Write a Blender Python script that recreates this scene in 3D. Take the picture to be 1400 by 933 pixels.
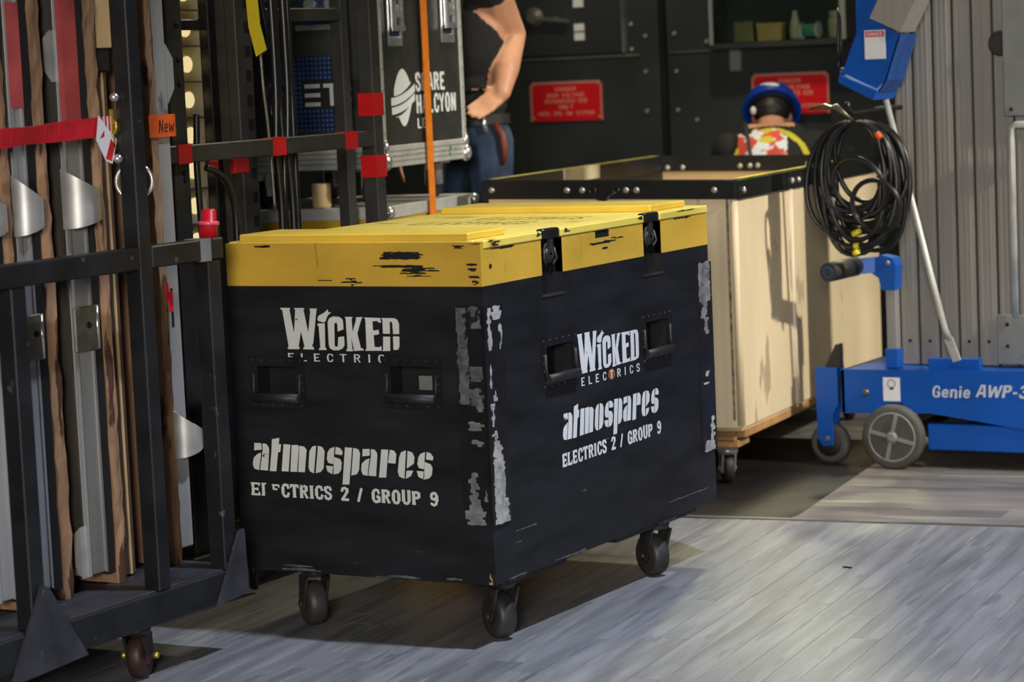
import bpy, bmesh, math, random
from mathutils import Vector, Matrix
random.seed(7)
for _o in list(bpy.data.objects): bpy.data.objects.remove(_o, do_unlink=True)
SC = bpy.context.scene
COL = SC.collection

# ------------------------------------------------------------------ camera
CAM_P = Vector((3.41138, -5.78772, 1.53169))
YAW, PITCH, ROLL = -0.52191, 0.10495, -0.04488
_f = Vector((math.sin(YAW)*math.cos(PITCH), math.cos(YAW)*math.cos(PITCH), -math.sin(PITCH)))
_r = Vector((math.cos(YAW), -math.sin(YAW), 0)); _u = _r.cross(_f)
_r2 = _r*math.cos(ROLL) + _u*math.sin(ROLL); _u2 = -_r*math.sin(ROLL) + _u*math.cos(ROLL)
cd = bpy.data.cameras.new('camera'); cam = bpy.data.objects.new('camera', cd); COL.objects.link(cam)
M = Matrix((( _r2.x, _u2.x, -_f.x, CAM_P.x), (_r2.y, _u2.y, -_f.y, CAM_P.y), (_r2.z, _u2.z, -_f.z, CAM_P.z), (0, 0, 0, 1)))
cam.matrix_world = M
cd.sensor_fit = 'HORIZONTAL'; cd.sensor_width = 36.0; cd.lens = 3532.11/1400*36
cd.clip_start = 0.05; cd.clip_end = 100
cd.dof.use_dof = True; cd.dof.focus_distance = 7.35; cd.dof.aperture_fstop = 3.6
SC.camera = cam

# ------------------------------------------------------------------ world, lights, exposure
w = bpy.data.worlds.new('world'); SC.world = w; w.use_nodes = True
w.node_tree.nodes['Background'].inputs[0].default_value = (0.80, 0.86, 1.0, 1)
w.node_tree.nodes['Background'].inputs[1].default_value = 0.03
def area(name, loc, target, size, power, col, spread=180):
    ld = bpy.data.lights.new(name, 'AREA'); ld.shape = 'DISK'; ld.size = size; ld.energy = power; ld.color = col
    ld.spread = math.radians(spread)
    o = bpy.data.objects.new(name, ld); COL.objects.link(o); o.location = loc
    o.rotation_euler = (Vector(target)-Vector(loc)).to_track_quat('-Z', 'Y').to_euler()
    return o
def spot(name, loc, target, power, col, angle, blend=.9, size=.1):
    ld = bpy.data.lights.new(name, 'SPOT'); ld.energy = power; ld.color = col; ld.spot_size = math.radians(angle); ld.spot_blend = blend; ld.shadow_soft_size = size
    o = bpy.data.objects.new(name, ld); COL.objects.link(o); o.location = loc
    o.rotation_euler = (Vector(target)-Vector(loc)).to_track_quat('-Z', 'Y').to_euler()
    return o
spot('overhead_work_light', (1.75, .13, 4.6), (1.2, .3, 0), 1000, (0.77, 0.84, 1.0), 82, .95, .10)
spot('rear_work_light', (-.95, 5.0, 3.3), (.45, 1.75, 0), 360, (0.96, 0.95, 0.60), 33, .8, .12)
spot('side_stage_light', (5.2, 2.5, 4.4), (-.3, 3.0, .7), 1750, (1.0, 0.94, 0.80), 34, .7, .12)
area('front_house_light', (5.2, -10.5, 2.9), (-.6, .8, .8), 2.2, 780, (1.0, 0.94, 0.84))
area('backstage_lamp', (-.9, 3.5, 4.6), (-1.0, 3.7, 0), .35, 75, (1.0, 0.88, 0.58))
SC.view_settings.view_transform = 'Standard'; SC.view_settings.look = 'None'
SC.view_settings.gamma = 1.0; SC.view_settings.exposure = 0.0; SC.view_settings.use_curve_mapping = False

# ------------------------------------------------------------------ materials
def srgb(r, g, b):
    f = lambda c: (c/255/12.92) if c/255 <= .04045 else ((c/255+.055)/1.055)**2.4
    return (f(r), f(g), f(b))
def mat(name, col, rough=.55, metal=0., var=.12, scale=6., stretch=(1, 1, 1), bump=0., bscale=80., wear=None, wear2=None, rnd=0., spec=.5):
    """procedural surface; wear = (colour, threshold, scale, stretch)"""
    m = bpy.data.materials.new(name); m.use_nodes = True
    nt = m.node_tree; N = nt.nodes; L = nt.links; b = N['Principled BSDF']
    b.inputs['Roughness'].default_value = rough; b.inputs['Metallic'].default_value = metal
    b.inputs['Specular IOR Level'].default_value = spec
    tc = N.new('ShaderNodeTexCoord')
    def noise(sc, st, det=4.):
        mp = N.new('ShaderNodeMapping'); mp.inputs['Scale'].default_value = st
        L.new(tc.outputs['Object'], mp.inputs['Vector'])
        n = N.new('ShaderNodeTexNoise'); n.inputs['Scale'].default_value = sc; n.inputs['Detail'].default_value = det
        if rnd:
            oi = N.new('ShaderNodeObjectInfo'); ad = N.new('ShaderNodeVectorMath'); ad.operation = 'ADD'
            sc_ = N.new('ShaderNodeVectorMath'); sc_.operation = 'SCALE'; sc_.inputs['Scale'].default_value = 1.0
            cb = N.new('ShaderNodeCombineXYZ'); mu = N.new('ShaderNodeMath'); mu.operation = 'MULTIPLY'; mu.inputs[1].default_value = 37.
            L.new(oi.outputs['Random'], mu.inputs[0]); L.new(mu.outputs[0], cb.inputs[0]); L.new(mu.outputs[0], cb.inputs[1])
            L.new(mp.outputs[0], ad.inputs[0]); L.new(cb.outputs[0], ad.inputs[1]); L.new(ad.outputs[0], n.inputs['Vector'])
        else:
            L.new(mp.outputs[0], n.inputs['Vector'])
        return n
    n1 = noise(scale, stretch)
    cr = N.new('ShaderNodeValToRGB')
    lo = [max(0, c*(1-var*1.6)) for c in col]; hi = [min(1, c*(1+var*1.6)) for c in col]
    cr.color_ramp.elements[0].position = .3; cr.color_ramp.elements[0].color = (*lo, 1)
    cr.color_ramp.elements[1].position = .7; cr.color_ramp.elements[1].color = (*hi, 1)
    L.new(n1.outputs['Fac'], cr.inputs['Fac']); out = cr.outputs['Color']
    for wr in (wear, wear2):
        if not wr: continue
        wc, th, ws, wst = wr
        n2 = noise(ws, wst, 6.); r2 = N.new('ShaderNodeValToRGB')
        r2.color_ramp.elements[0].position = th; r2.color_ramp.elements[0].color = (0, 0, 0, 1)
        r2.color_ramp.elements[1].position = min(1, th+.03); r2.color_ramp.elements[1].color = (1, 1, 1, 1)
        L.new(n2.outputs['Fac'], r2.inputs['Fac'])
        mx = N.new('ShaderNodeMixRGB'); mx.inputs['Color2'].default_value = (*wc, 1)
        L.new(r2.outputs['Color'], mx.inputs['Fac']); L.new(out, mx.inputs['Color1']); out = mx.outputs['Color']
    if rnd:
        oi = N.new('ShaderNodeObjectInfo'); mr = N.new('ShaderNodeMapRange')
        mr.inputs['To Min'].default_value = 1-rnd; mr.inputs['To Max'].default_value = 1+rnd
        L.new(oi.outputs['Random'], mr.inputs['Value'])
        hv = N.new('ShaderNodeHueSaturation'); L.new(mr.outputs[0], hv.inputs['Value']); L.new(out, hv.inputs['Color']); out = hv.outputs['Color']
    L.new(out, b.inputs['Base Color'])
    if bump:
        n3 = noise(bscale, stretch); bp = N.new('ShaderNodeBump'); bp.inputs['Strength'].default_value = bump; bp.inputs['Distance'].default_value = .004
        L.new(n3.outputs['Fac'], bp.inputs['Height']); L.new(bp.outputs[0], b.inputs['Normal'])
    return m

BLK = (.008, .008, .010)
M = {}
M['crate_black'] = mat('crate_black_paint', (.0112, .0119, .0150), .5, spec=.35, var=.30, scale=4, stretch=(1, 1, 4), bump=.25, bscale=30,
                       wear=((.035, .036, .042), .73, 9, (1, 1, 5)))
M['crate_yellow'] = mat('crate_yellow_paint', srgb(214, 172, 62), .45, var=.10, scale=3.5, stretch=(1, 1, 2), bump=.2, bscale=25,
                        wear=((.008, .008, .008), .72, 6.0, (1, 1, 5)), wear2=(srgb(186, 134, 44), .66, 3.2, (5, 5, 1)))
M['lid_yellow'] = mat('lid_yellow_lit_paint', srgb(238, 214, 98), .42, var=.08, scale=3, bump=.2, bscale=25,
                      wear=((.10, .06, .02), .70, 5.0, (1, 4, 1)), wear2=(srgb(205, 166, 56), .62, 2.0, (1, 2, 1)))  # crate yellow lightened here to carry the stronger light on the top
M['batten_yellow'] = mat('batten_yellow_paint', srgb(230, 194, 72), .42, var=.08, scale=4, wear=(srgb(120, 80, 20), .72, 6.0, (1, 3, 1)))
M['scuffed_metal'] = mat('scuffed_corner_metal', (.22, .22, .225), .5, .1, var=.30, scale=25, stretch=(1, 1, 2.5),
                         wear=((.012, .012, .014), .47, 9, (1.3, 1.3, .7)), wear2=((.36, .36, .36), .66, 14, (1, 1, .8)), bump=.3, bscale=40)
M['black_metal'] = mat('black_metal', (.010, .010, .012), .35, .0, var=.2, scale=20, wear=((.04, .04, .045), .72, 30, (1, 1, 1)))
M['black_hole'] = mat('dark_recess_paint', (.006, .006, .007), .6, var=.2)
M['letter_white'] = mat('stencil_white_paint', srgb(225, 228, 230), .6, var=.05, wear=((.06, .06, .065), .69, 12, (1, 1, 1)))
M['letter_front'] = mat('worn_stencil_white_paint', srgb(215, 218, 215), .6, var=.06, wear=((.02, .02, .022), .675, 14, (1, 1, 1.5)))
M['rubber'] = mat('caster_rubber', (.018, .017, .016), .55, var=.25, scale=14)
M['caster_grey'] = mat('caster_worn_tread', (.035, .034, .033), .5, var=.3, scale=10)
M['caster_steel'] = mat('caster_dull_steel', (.045, .042, .038), .45, .4, var=.3, scale=25)
M['cart_black'] = mat('cart_black_steel', (.0135, .0145, .017), .42, .1, var=.3, scale=9, wear=((.07, .07, .078), .69, 22, (1, 1, 1)))
M['cart_deck'] = mat('cart_deck_steel', (.036, .037, .046), .5, .1, var=.4, scale=7, wear=((.12, .12, .14), .68, 20, (1, 1, 1)))
M['alu'] = mat('aluminium_extrusion', (.34, .345, .35), .5, .35, var=.14, scale=7, stretch=(1, 1, .2), wear=((.16, .16, .165), .66, 9, (1, 1, .5)))
M['alu_cast'] = mat('aluminium_cup', (.50, .50, .50), .42, .55, var=.16, scale=10, wear=((.25, .25, .25), .66, 15, (1, 1, .4)))
M['alu_red'] = mat('aluminium_red_sprayed', srgb(178, 78, 80), .55, .1, var=.25, scale=5, wear=((.36, .36, .36), .60, 4, (1, 1, .6)))
M['steel_plate'] = mat('zinc_plate', (.22, .21, .17), .35, .7, var=.2, scale=15)
M['chrome'] = mat('chrome_steel', (.68, .68, .69), .26, .8, var=.12, scale=15)
M['ply_edge'] = mat('ragged_plywood_edge', srgb(150, 116, 88), .8, var=.26, scale=14, stretch=(1, 1, .25), bump=.9, bscale=30,
                    wear=(srgb(74, 46, 32), .57, 22, (1, 1, .18)), wear2=(srgb(172, 138, 100), .62, 18, (1, 1, .25)))
M['ply_face'] = mat('dark_panel_underside', (.040, .034, .028), .6, var=.3, scale=30, stretch=(1, 1, .06))
M['brown_ply'] = mat('brown_plywood', (.060, .035, .022), .65, var=.35, scale=10, stretch=(1, 1, .1))
M['pale_ply'] = mat('pale_plywood', srgb(196, 166, 120), .7, var=.14, scale=8, stretch=(1, 1, .15))
M['deck_black'] = mat('panel_black_side', (.009, .009, .010), .6, var=.2)
M['red_web'] = mat('red_webbing', srgb(196, 20, 38), .6, var=.12, scale=30, bump=.4, bscale=300)
M['red_tape'] = mat('red_tape', srgb(205, 28, 30), .4, var=.08)
M['red_plastic'] = mat('red_connector_plastic', srgb(200, 22, 38), .35, var=.06)
M['orange_web'] = mat('orange_webbing', srgb(224, 122, 20), .6, var=.08, scale=30, bump=.4, bscale=300)
M['orange_tape'] = mat('orange_tape', srgb(222, 92, 36), .5, var=.1, scale=20)
M['yellow_tape'] = mat('yellow_tape', srgb(226, 206, 40), .45, var=.08)
M['tag_white'] = mat('tag_white', srgb(225, 225, 228), .5, var=.03)
M['rack_steel'] = mat('rack_grey_black_steel', (.048, .046, .042), .45, .2, var=.2, scale=10)
M['slot_black'] = mat('slot_black', (.002, .002, .002), .9, var=.0)
M['cable_black'] = mat('cable_black_rubber', (.012, .012, .013), .34, var=.2, scale=30)
M['cream'] = mat('cream_reflector', srgb(214, 200, 164), .35, .0, var=.06)
M['cell_frame'] = mat('cell_divider', srgb(120, 112, 96), .5, .3, var=.1)
M['case_black'] = mat('case_black_laminate', (.026, .029, .027), .5, var=.15, scale=12)
M['case_alu'] = mat('case_edge_aluminium', (.56, .57, .54), .42, .35, var=.10, scale=14)
M['case_blue'] = mat('latch_blue_dish', (.05, .08, .16), .35, .6, var=.2)  # dark blue metal colour of the latch dishes
M['yellow_case'] = mat('yellow_case_paint', srgb(190, 150, 20), .5, var=.15)
M['white_print'] = mat('white_print', srgb(222, 226, 226), .6, var=.03)
M['green_print'] = mat('green_print', srgb(30, 140, 90), .6, var=.03)
M['grey_print'] = mat('grey_print', srgb(190, 195, 200), .6, var=.03)
M['bin_ply'] = mat('bin_plywood', srgb(226, 206, 170), .62, var=.09, scale=3, stretch=(1, 1, .3), bump=.2, bscale=20, wear=(srgb(185, 165, 135), .64, 5, (1, 1, .4)))
M['bin_ply2'] = mat('bin_inner_plywood', srgb(206, 178, 132), .7, var=.1, scale=4)
M['bin_lumber'] = mat('bin_lumber', srgb(176, 132, 84), .7, var=.18, scale=8, stretch=(.3, 1, 1))
M['bin_rim'] = mat('bin_rim_black_steel', (.010, .011, .011), .4, .1, var=.2, scale=10)
M['bolt'] = mat('bolt_zinc', (.46, .46, .44), .32, .6, var=.1)
M['blue'] = mat('lift_blue_paint', srgb(0, 78, 168), .38, var=.08, scale=4, wear=((.02, .05, .11), .74, 14, (1, 1, 1)))
M['blue_dark'] = mat('lift_blue_worn_side', srgb(24, 66, 132), .5, var=.15, scale=20, stretch=(1, 1, .2))
M['mast'] = mat('mast_aluminium', (.32, .305, .285), .5, .4, var=.05, scale=60, stretch=(1, 1, .01))
M['mast_gap'] = mat('mast_slot', (.008, .008, .008), .8, var=0)
M['plate_grey'] = mat('grey_plate', (.24, .25, .25), .5, .3, var=.1)
M['tyre_grey'] = mat('grey_tyre', (.070, .066, .061), .7, var=.2)
M['hub_grey'] = mat('grey_wheel_hub', (.24, .235, .225), .5, .1, var=.15)
M['wall_black'] = mat('wall_black_paint', (.018, .019, .020), .5, var=.2, scale=2)
M['cab_black'] = mat('cabinet_black_paint', (.026, .030, .031), .42, var=.25, scale=2.0, wear=((.045, .05, .052), .72, 7, (1, 1, 2)))
M['cab_trim'] = mat('cabinet_edge_metal', (.12, .12, .11), .45, .3, var=.2)
M['sign_red'] = mat('sign_red', srgb(214, 16, 28), .45, var=.05)
M['sign_pink'] = mat('sign_engraved_letters', srgb(224, 160, 140), .6, var=.03)
M['sign_edge'] = mat('sign_bevel', srgb(186, 130, 116), .5, var=.05)
M['skin'] = mat('skin', srgb(206, 150, 118), .5, var=.08, scale=12)
M['shirt'] = mat('dark_tshirt', (.014, .015, .015), .85, var=.25, scale=6)
M['jeans'] = mat('blue_jeans', srgb(46, 64, 92), .85, var=.3, scale=9)
M['hair'] = mat('dark_hair', (.014, .011, .010), .5, var=.3, scale=60)
M['leather'] = mat('brown_leather', srgb(110, 52, 34), .6, var=.15)
M['brass'] = mat('brass', srgb(206, 180, 70), .3, .7, var=.08)
M['hat_blue'] = mat('hard_hat_blue', srgb(10, 68, 176), .3, var=.05)
M['print_red'] = mat('shirt_print_red', srgb(222, 84, 66), .8, var=.12, scale=10, wear=(srgb(226, 236, 240), .51, 16, (1, 1, 1)))
M['print_yellow'] = mat('shirt_print_yellow', srgb(214, 204, 60), .8, var=.1)
M['shoe'] = mat('black_shoe', (.012, .012, .012), .5, var=.2)
M['plank'] = mat('stage_floor_grey_paint', (.196, .199, .213), .42, var=.20, scale=3.0, stretch=(6.5, .55, 1), bump=.12, bscale=18, rnd=.10,
                 wear=((.150, .158, .180), .60, 4.0, (6, .7, 1)), wear2=((.250, .248, .242), .62, 5.0, (7, .5, 1)))
M['plank_far'] = mat('far_floor_painted_boards', (.165, .15, .142), .42, var=.25, scale=2.4, stretch=(.7, 3, 1), bump=.15, bscale=18, rnd=.16,
                     wear=((.24, .225, .19), .58, 2.6, (.6, 3, 1)), wear2=((.08, .075, .078), .64, 3.2, (.6, 4, 1)))
M['slab'] = mat('dark_subfloor', (.03, .03, .033), .7, var=.2)
M['wood_step'] = mat('black_step_wood', (.02, .02, .02), .7, var=.2)
g = bpy.data.materials.new('window_glass'); g.use_nodes = True
gb = g.node_tree.nodes['Principled BSDF']; gb.inputs['Base Color'].default_value = (.75, .85, .8, 1); gb.inputs['Roughness'].default_value = .08
gb.inputs['Transmission Weight'].default_value = 1.0; gb.inputs['IOR'].default_value = 1.05
M['glass'] = g
# printed panel: rows of small blue dots on black, fading outwards from the left
def dot_print():
    m = bpy.data.materials.new('blue_dot_print'); m.use_nodes = True
    nt = m.node_tree; N = nt.nodes; L = nt.links; b = N['Principled BSDF']; b.inputs['Roughness'].default_value = .6
    tc = N.new('ShaderNodeTexCoord'); mp = N.new('ShaderNodeMapping'); mp.inputs['Scale'].default_value = (60, 60, 60)
    fr = N.new('ShaderNodeVectorMath'); fr.operation = 'FRACTION'
    sb = N.new('ShaderNodeVectorMath'); sb.operation = 'SUBTRACT'; sb.inputs[1].default_value = (.5, 0, .5)
    ml = N.new('ShaderNodeVectorMath'); ml.operation = 'MULTIPLY'; ml.inputs[1].default_value = (1, 0, 1)
    ln = N.new('ShaderNodeVectorMath'); ln.operation = 'LENGTH'
    lt = N.new('ShaderNodeMath'); lt.operation = 'LESS_THAN'; lt.inputs[1].default_value = .30
    nz = N.new('ShaderNodeTexNoise'); nz.inputs['Scale'].default_value = 9
    mu = N.new('ShaderNodeMath'); mu.operation = 'MULTIPLY'
    cr = N.new('ShaderNodeValToRGB'); cr.color_ramp.elements[0].color = (.004, .005, .008, 1); cr.color_ramp.elements[1].color = (.01, .16, .75, 1)
    L.new(tc.outputs['Object'], mp.inputs['Vector']); L.new(mp.outputs[0], fr.inputs[0]); L.new(fr.outputs[0], sb.inputs[0])
    L.new(sb.outputs[0], ml.inputs[0]); L.new(ml.outputs[0], ln.inputs[0]); L.new(ln.outputs['Value'], lt.inputs[0])
    L.new(tc.outputs['Object'], nz.inputs['Vector']); L.new(lt.outputs[0], mu.inputs[0]); L.new(nz.outputs['Fac'], mu.inputs[1])
    L.new(mu.outputs[0], cr.inputs['Fac']); L.new(cr.outputs[0], b.inputs['Base Color'])
    return m
M['dots'] = dot_print()
le = mat('lamp_lens', srgb(250, 226, 150), .4, var=.0); _b = le.node_tree.nodes['Principled BSDF']
_b.inputs['Emission Color'].default_value = (1.0, .82, .42, 1); _b.inputs['Emission Strength'].default_value = .75; M['lens'] = le

# ------------------------------------------------------------------ mesh builder
class MB:
    def __init__(s): s.v = []; s.f = []; s.sm = []
    def raw(s, v, f, smooth=False):
        n = len(s.v); s.v += [tuple(p) for p in v]; s.f += [[i+n for i in q] for q in f]; s.sm += [smooth]*len(f); return s
    def bm(s, b, smooth=False):
        b.verts.index_update(); s.raw([v.co[:] for v in b.verts], [[v.index for v in f.verts] for f in b.faces], smooth); b.free(); return s
    def box(s, a, b, bev=0.):
        x0, y0, z0 = [min(p, q) for p, q in zip(a, b)]; x1, y1, z1 = [max(p, q) for p, q in zip(a, b)]
        if not bev:
            return s.raw([(x0, y0, z0), (x1, y0, z0), (x1, y1, z0), (x0, y1, z0), (x0, y0, z1), (x1, y0, z1), (x1, y1, z1), (x0, y1, z1)],
                         [(3, 2, 1, 0), (4, 5, 6, 7), (0, 1, 5, 4), (1, 2, 6, 5), (2, 3, 7, 6), (3, 0, 4, 7)])
        t = bmesh.new(); bmesh.ops.create_cube(t, size=1)
        for v in t.verts: v.co = Vector((x0 if v.co.x < 0 else x1, y0 if v.co.y < 0 else y1, z0 if v.co.z < 0 else z1))
        bmesh.ops.bevel(t, geom=t.edges[:], offset=bev, segments=1, affect='EDGES'); return s.bm(t)
    def bar(s, p0, p1, w, h, up=(0, 0, 1)):
        p0 = Vector(p0); p1 = Vector(p1); d = (p1-p0).normalized(); up = Vector(up)
        if abs(d.dot(up)) > .98: up = Vector((0, 1, 0))
        a = d.cross(up).normalized()*w/2; c = a.cross(d).normalized()*h/2
        return s.raw([p0-a-c, p0+a-c, p0+a+c, p0-a+c, p1-a-c, p1+a-c, p1+a+c, p1-a+c],
                     [(0, 1, 2, 3), (7, 6, 5, 4), (0, 4, 5, 1), (1, 5, 6, 2), (2, 6, 7, 3), (3, 7, 4, 0)])
    def cyl(s, p0, p1, r, r1=None, n=20, cap=True):
        return s.tube([p0, p1], [r, r if r1 is None else r1], n, cap)
    def tube(s, pts, r, n=8, cap=True, closed=False):
        P = [Vector(p) for p in pts]; m = len(P); R_ = r if isinstance(r, (list, tuple)) else [r]*m
        vs = []; fs = []; prev = None
        for i, p in enumerate(P):
            if closed: d = (P[(i+1) % m]-P[i-1])
            else: d = P[min(i+1, m-1)]-P[max(i-1, 0)]
            d = d.normalized() if d.length > 1e-9 else Vector((0, 0, 1))
            if prev is None:
                a = Vector((0, 0, 1)) if abs(d.z) < .9 else Vector((1, 0, 0)); a = (a-d*a.dot(d)).normalized()
            else:
                a = prev-d*prev.dot(d); a = a.normalized() if a.length > 1e-6 else prev
            prev = a; c = d.cross(a)
            for k in range(n):
                t = 2*math.pi*k/n; vs.append(p+(a*math.cos(t)+c*math.sin(t))*R_[i])
        lim = m if closed else m-1
        for i in range(lim):
            for k in range(n):
                j = (i+1) % m; fs.append((i*n+k, i*n+(k+1) % n, j*n+(k+1) % n, j*n+k))
        s.raw(vs, fs, True)
        if cap and not closed:
            n0 = len(s.v)-len(vs)
            s.f.append([n0+k for k in range(n)][::-1]); s.sm.append(False)
            s.f.append([n0+(m-1)*n+k for k in range(n)]); s.sm.append(False)
        return s
    def ring(s, c, axis, R_, r, n=24, k=8, a0=0, a1=360):
        ax = Vector(axis).normalized(); u = ax.orthogonal().normalized(); v = ax.cross(u); c = Vector(c)
        full = abs(a1-a0) >= 360
        pts = [c+(u*math.cos(t)+v*math.sin(t))*R_ for t in [math.radians(a0+(a1-a0)*i/(n if full else n-1)) for i in range(n)]]
        return s.tube(pts, r, k, not full, full)
    def lathe(s, c, axis, prof, n=28):
        """prof: (offset along axis, radius) pairs"""
        ax = Vector(axis).normalized(); u = ax.orthogonal().normalized(); v = ax.cross(u); c = Vector(c)
        vs = []; fs = []
        for o, r in prof:
            for k in range(n):
                t = 2*math.pi*k/n; vs.append(c+ax*o+(u*math.cos(t)+v*math.sin(t))*r)
        m = len(prof)
        for i in range(m-1):
            for k in range(n): fs.append((i*n+k, i*n+(k+1) % n, (i+1)*n+(k+1) % n, (i+1)*n+k))
        s.raw(vs, fs, True)
        n0 = len(s.v)-len(vs)
        if prof[0][1] > 1e-4: s.f.append([n0+k for k in range(n)][::-1]); s.sm.append(False)
        if prof[-1][1] > 1e-4: s.f.append([n0+(m-1)*n+k for k in range(n)]); s.sm.append(False)
        return s
    def prism(s, poly, fn0, fn1):
        """poly of 2-D points; fn0/fn1 lift a point onto the two end planes"""
        n = len(poly); a = [fn0(*p) for p in poly]; b = [fn1(*p) for p in poly]
        return s.raw(a+b, [list(range(n))[::-1], [n+i for i in range(n)]]+[(i, (i+1) % n, n+(i+1) % n, n+i) for i in range(n)])
    def flat(s, polys, fn):
        for i, p in enumerate(polys):
            P = [Vector(fn(*q)) for q in p]; n_ = Vector((0, 0, 0))
            for k in range(len(P)): n_ += P[k-1].cross(P[k])
            n_ = Vector((abs(n_.x), -abs(n_.y), abs(n_.z)))
            if n_.length > 1e-12: n_.normalize()
            s.raw([v+n_*(i*1.5e-5) for v in P], [list(range(len(p)))])
        return s
    def sphere(s, c, r, sc=(1, 1, 1), sub=2):
        t = bmesh.new(); bmesh.ops.create_icosphere(t, subdivisions=sub, radius=r)
        for v in t.verts: v.co = Vector((v.co.x*sc[0]+c[0], v.co.y*sc[1]+c[1], v.co.z*sc[2]+c[2]))
        return s.bm(t, True)
    def mesh(s, name, m, off=(0, 0, 0)):
        me = bpy.data.meshes.new(name)
        me.from_pydata([(x-off[0], y-off[1], z-off[2]) for x, y, z in s.v], [], s.f)
        me.polygons.foreach_set('use_smooth', s.sm)
        b = bmesh.new(); b.from_mesh(me); bmesh.ops.recalc_face_normals(b, faces=b.faces[:]); b.to_mesh(me); b.free()
        me.materials.append(M[m] if isinstance(m, str) else m); me.update(); return me

ROOTLOC = {}
def tag(o, label=None, cat=None, group=None, kind=None):
    if label: o['label'] = label
    if cat: o['category'] = cat
    if group: o['group'] = group
    if kind: o['kind'] = kind
    return o
def thing(name, loc, label, cat, rz=0., group=None):
    o = bpy.data.objects.new(name, None); COL.objects.link(o); o.location = loc; o.rotation_euler = (0, 0, rz)
    o.empty_display_size = .1
    ROOTLOC[o.name] = Vector(loc); return tag(o, label, cat, group)
def part(parent, name, mb, m, label=None, local=False):
    """mb in world axes (parent unrotated) unless local"""
    off = (0, 0, 0) if local else ROOTLOC.get(parent.name, Vector((0, 0, 0)))
    o = bpy.data.objects.new(name, mb.mesh(name, m, off)); COL.objects.link(o); o.parent = parent
    ROOTLOC[o.name] = Vector(off)
    if label: o['label'] = label
    return o
def solo(name, mb, m, label, cat, group=None, loc=None):
    if loc is None:
        xs = [v[0] for v in mb.v]; ys = [v[1] for v in mb.v]; zs = [v[2] for v in mb.v]
        loc = ((min(xs)+max(xs))/2, (min(ys)+max(ys))/2, min(zs))
    o = bpy.data.objects.new(name, mb.mesh(name, m, loc)); COL.objects.link(o); o.location = loc
    ROOTLOC[o.name] = Vector(loc); return tag(o, label, cat, group)
def struct(name, mb, m, loc=(0, 0, 0), label=None):
    o = bpy.data.objects.new(name, mb.mesh(name, m, loc)); COL.objects.link(o); o.location = loc
    ROOTLOC[o.name] = Vector(loc); tag(o, kind='structure')
    if label: o['label'] = label
    return o
def dup(o, parent=None):
    c = o.copy(); COL.objects.link(c); c.parent = parent
    ROOTLOC[c.name] = ROOTLOC.get(o.name, Vector((0, 0, 0)))
    for ch in [x for x in COL.objects if x.parent == o]: dup(ch, c)
    return c

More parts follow.
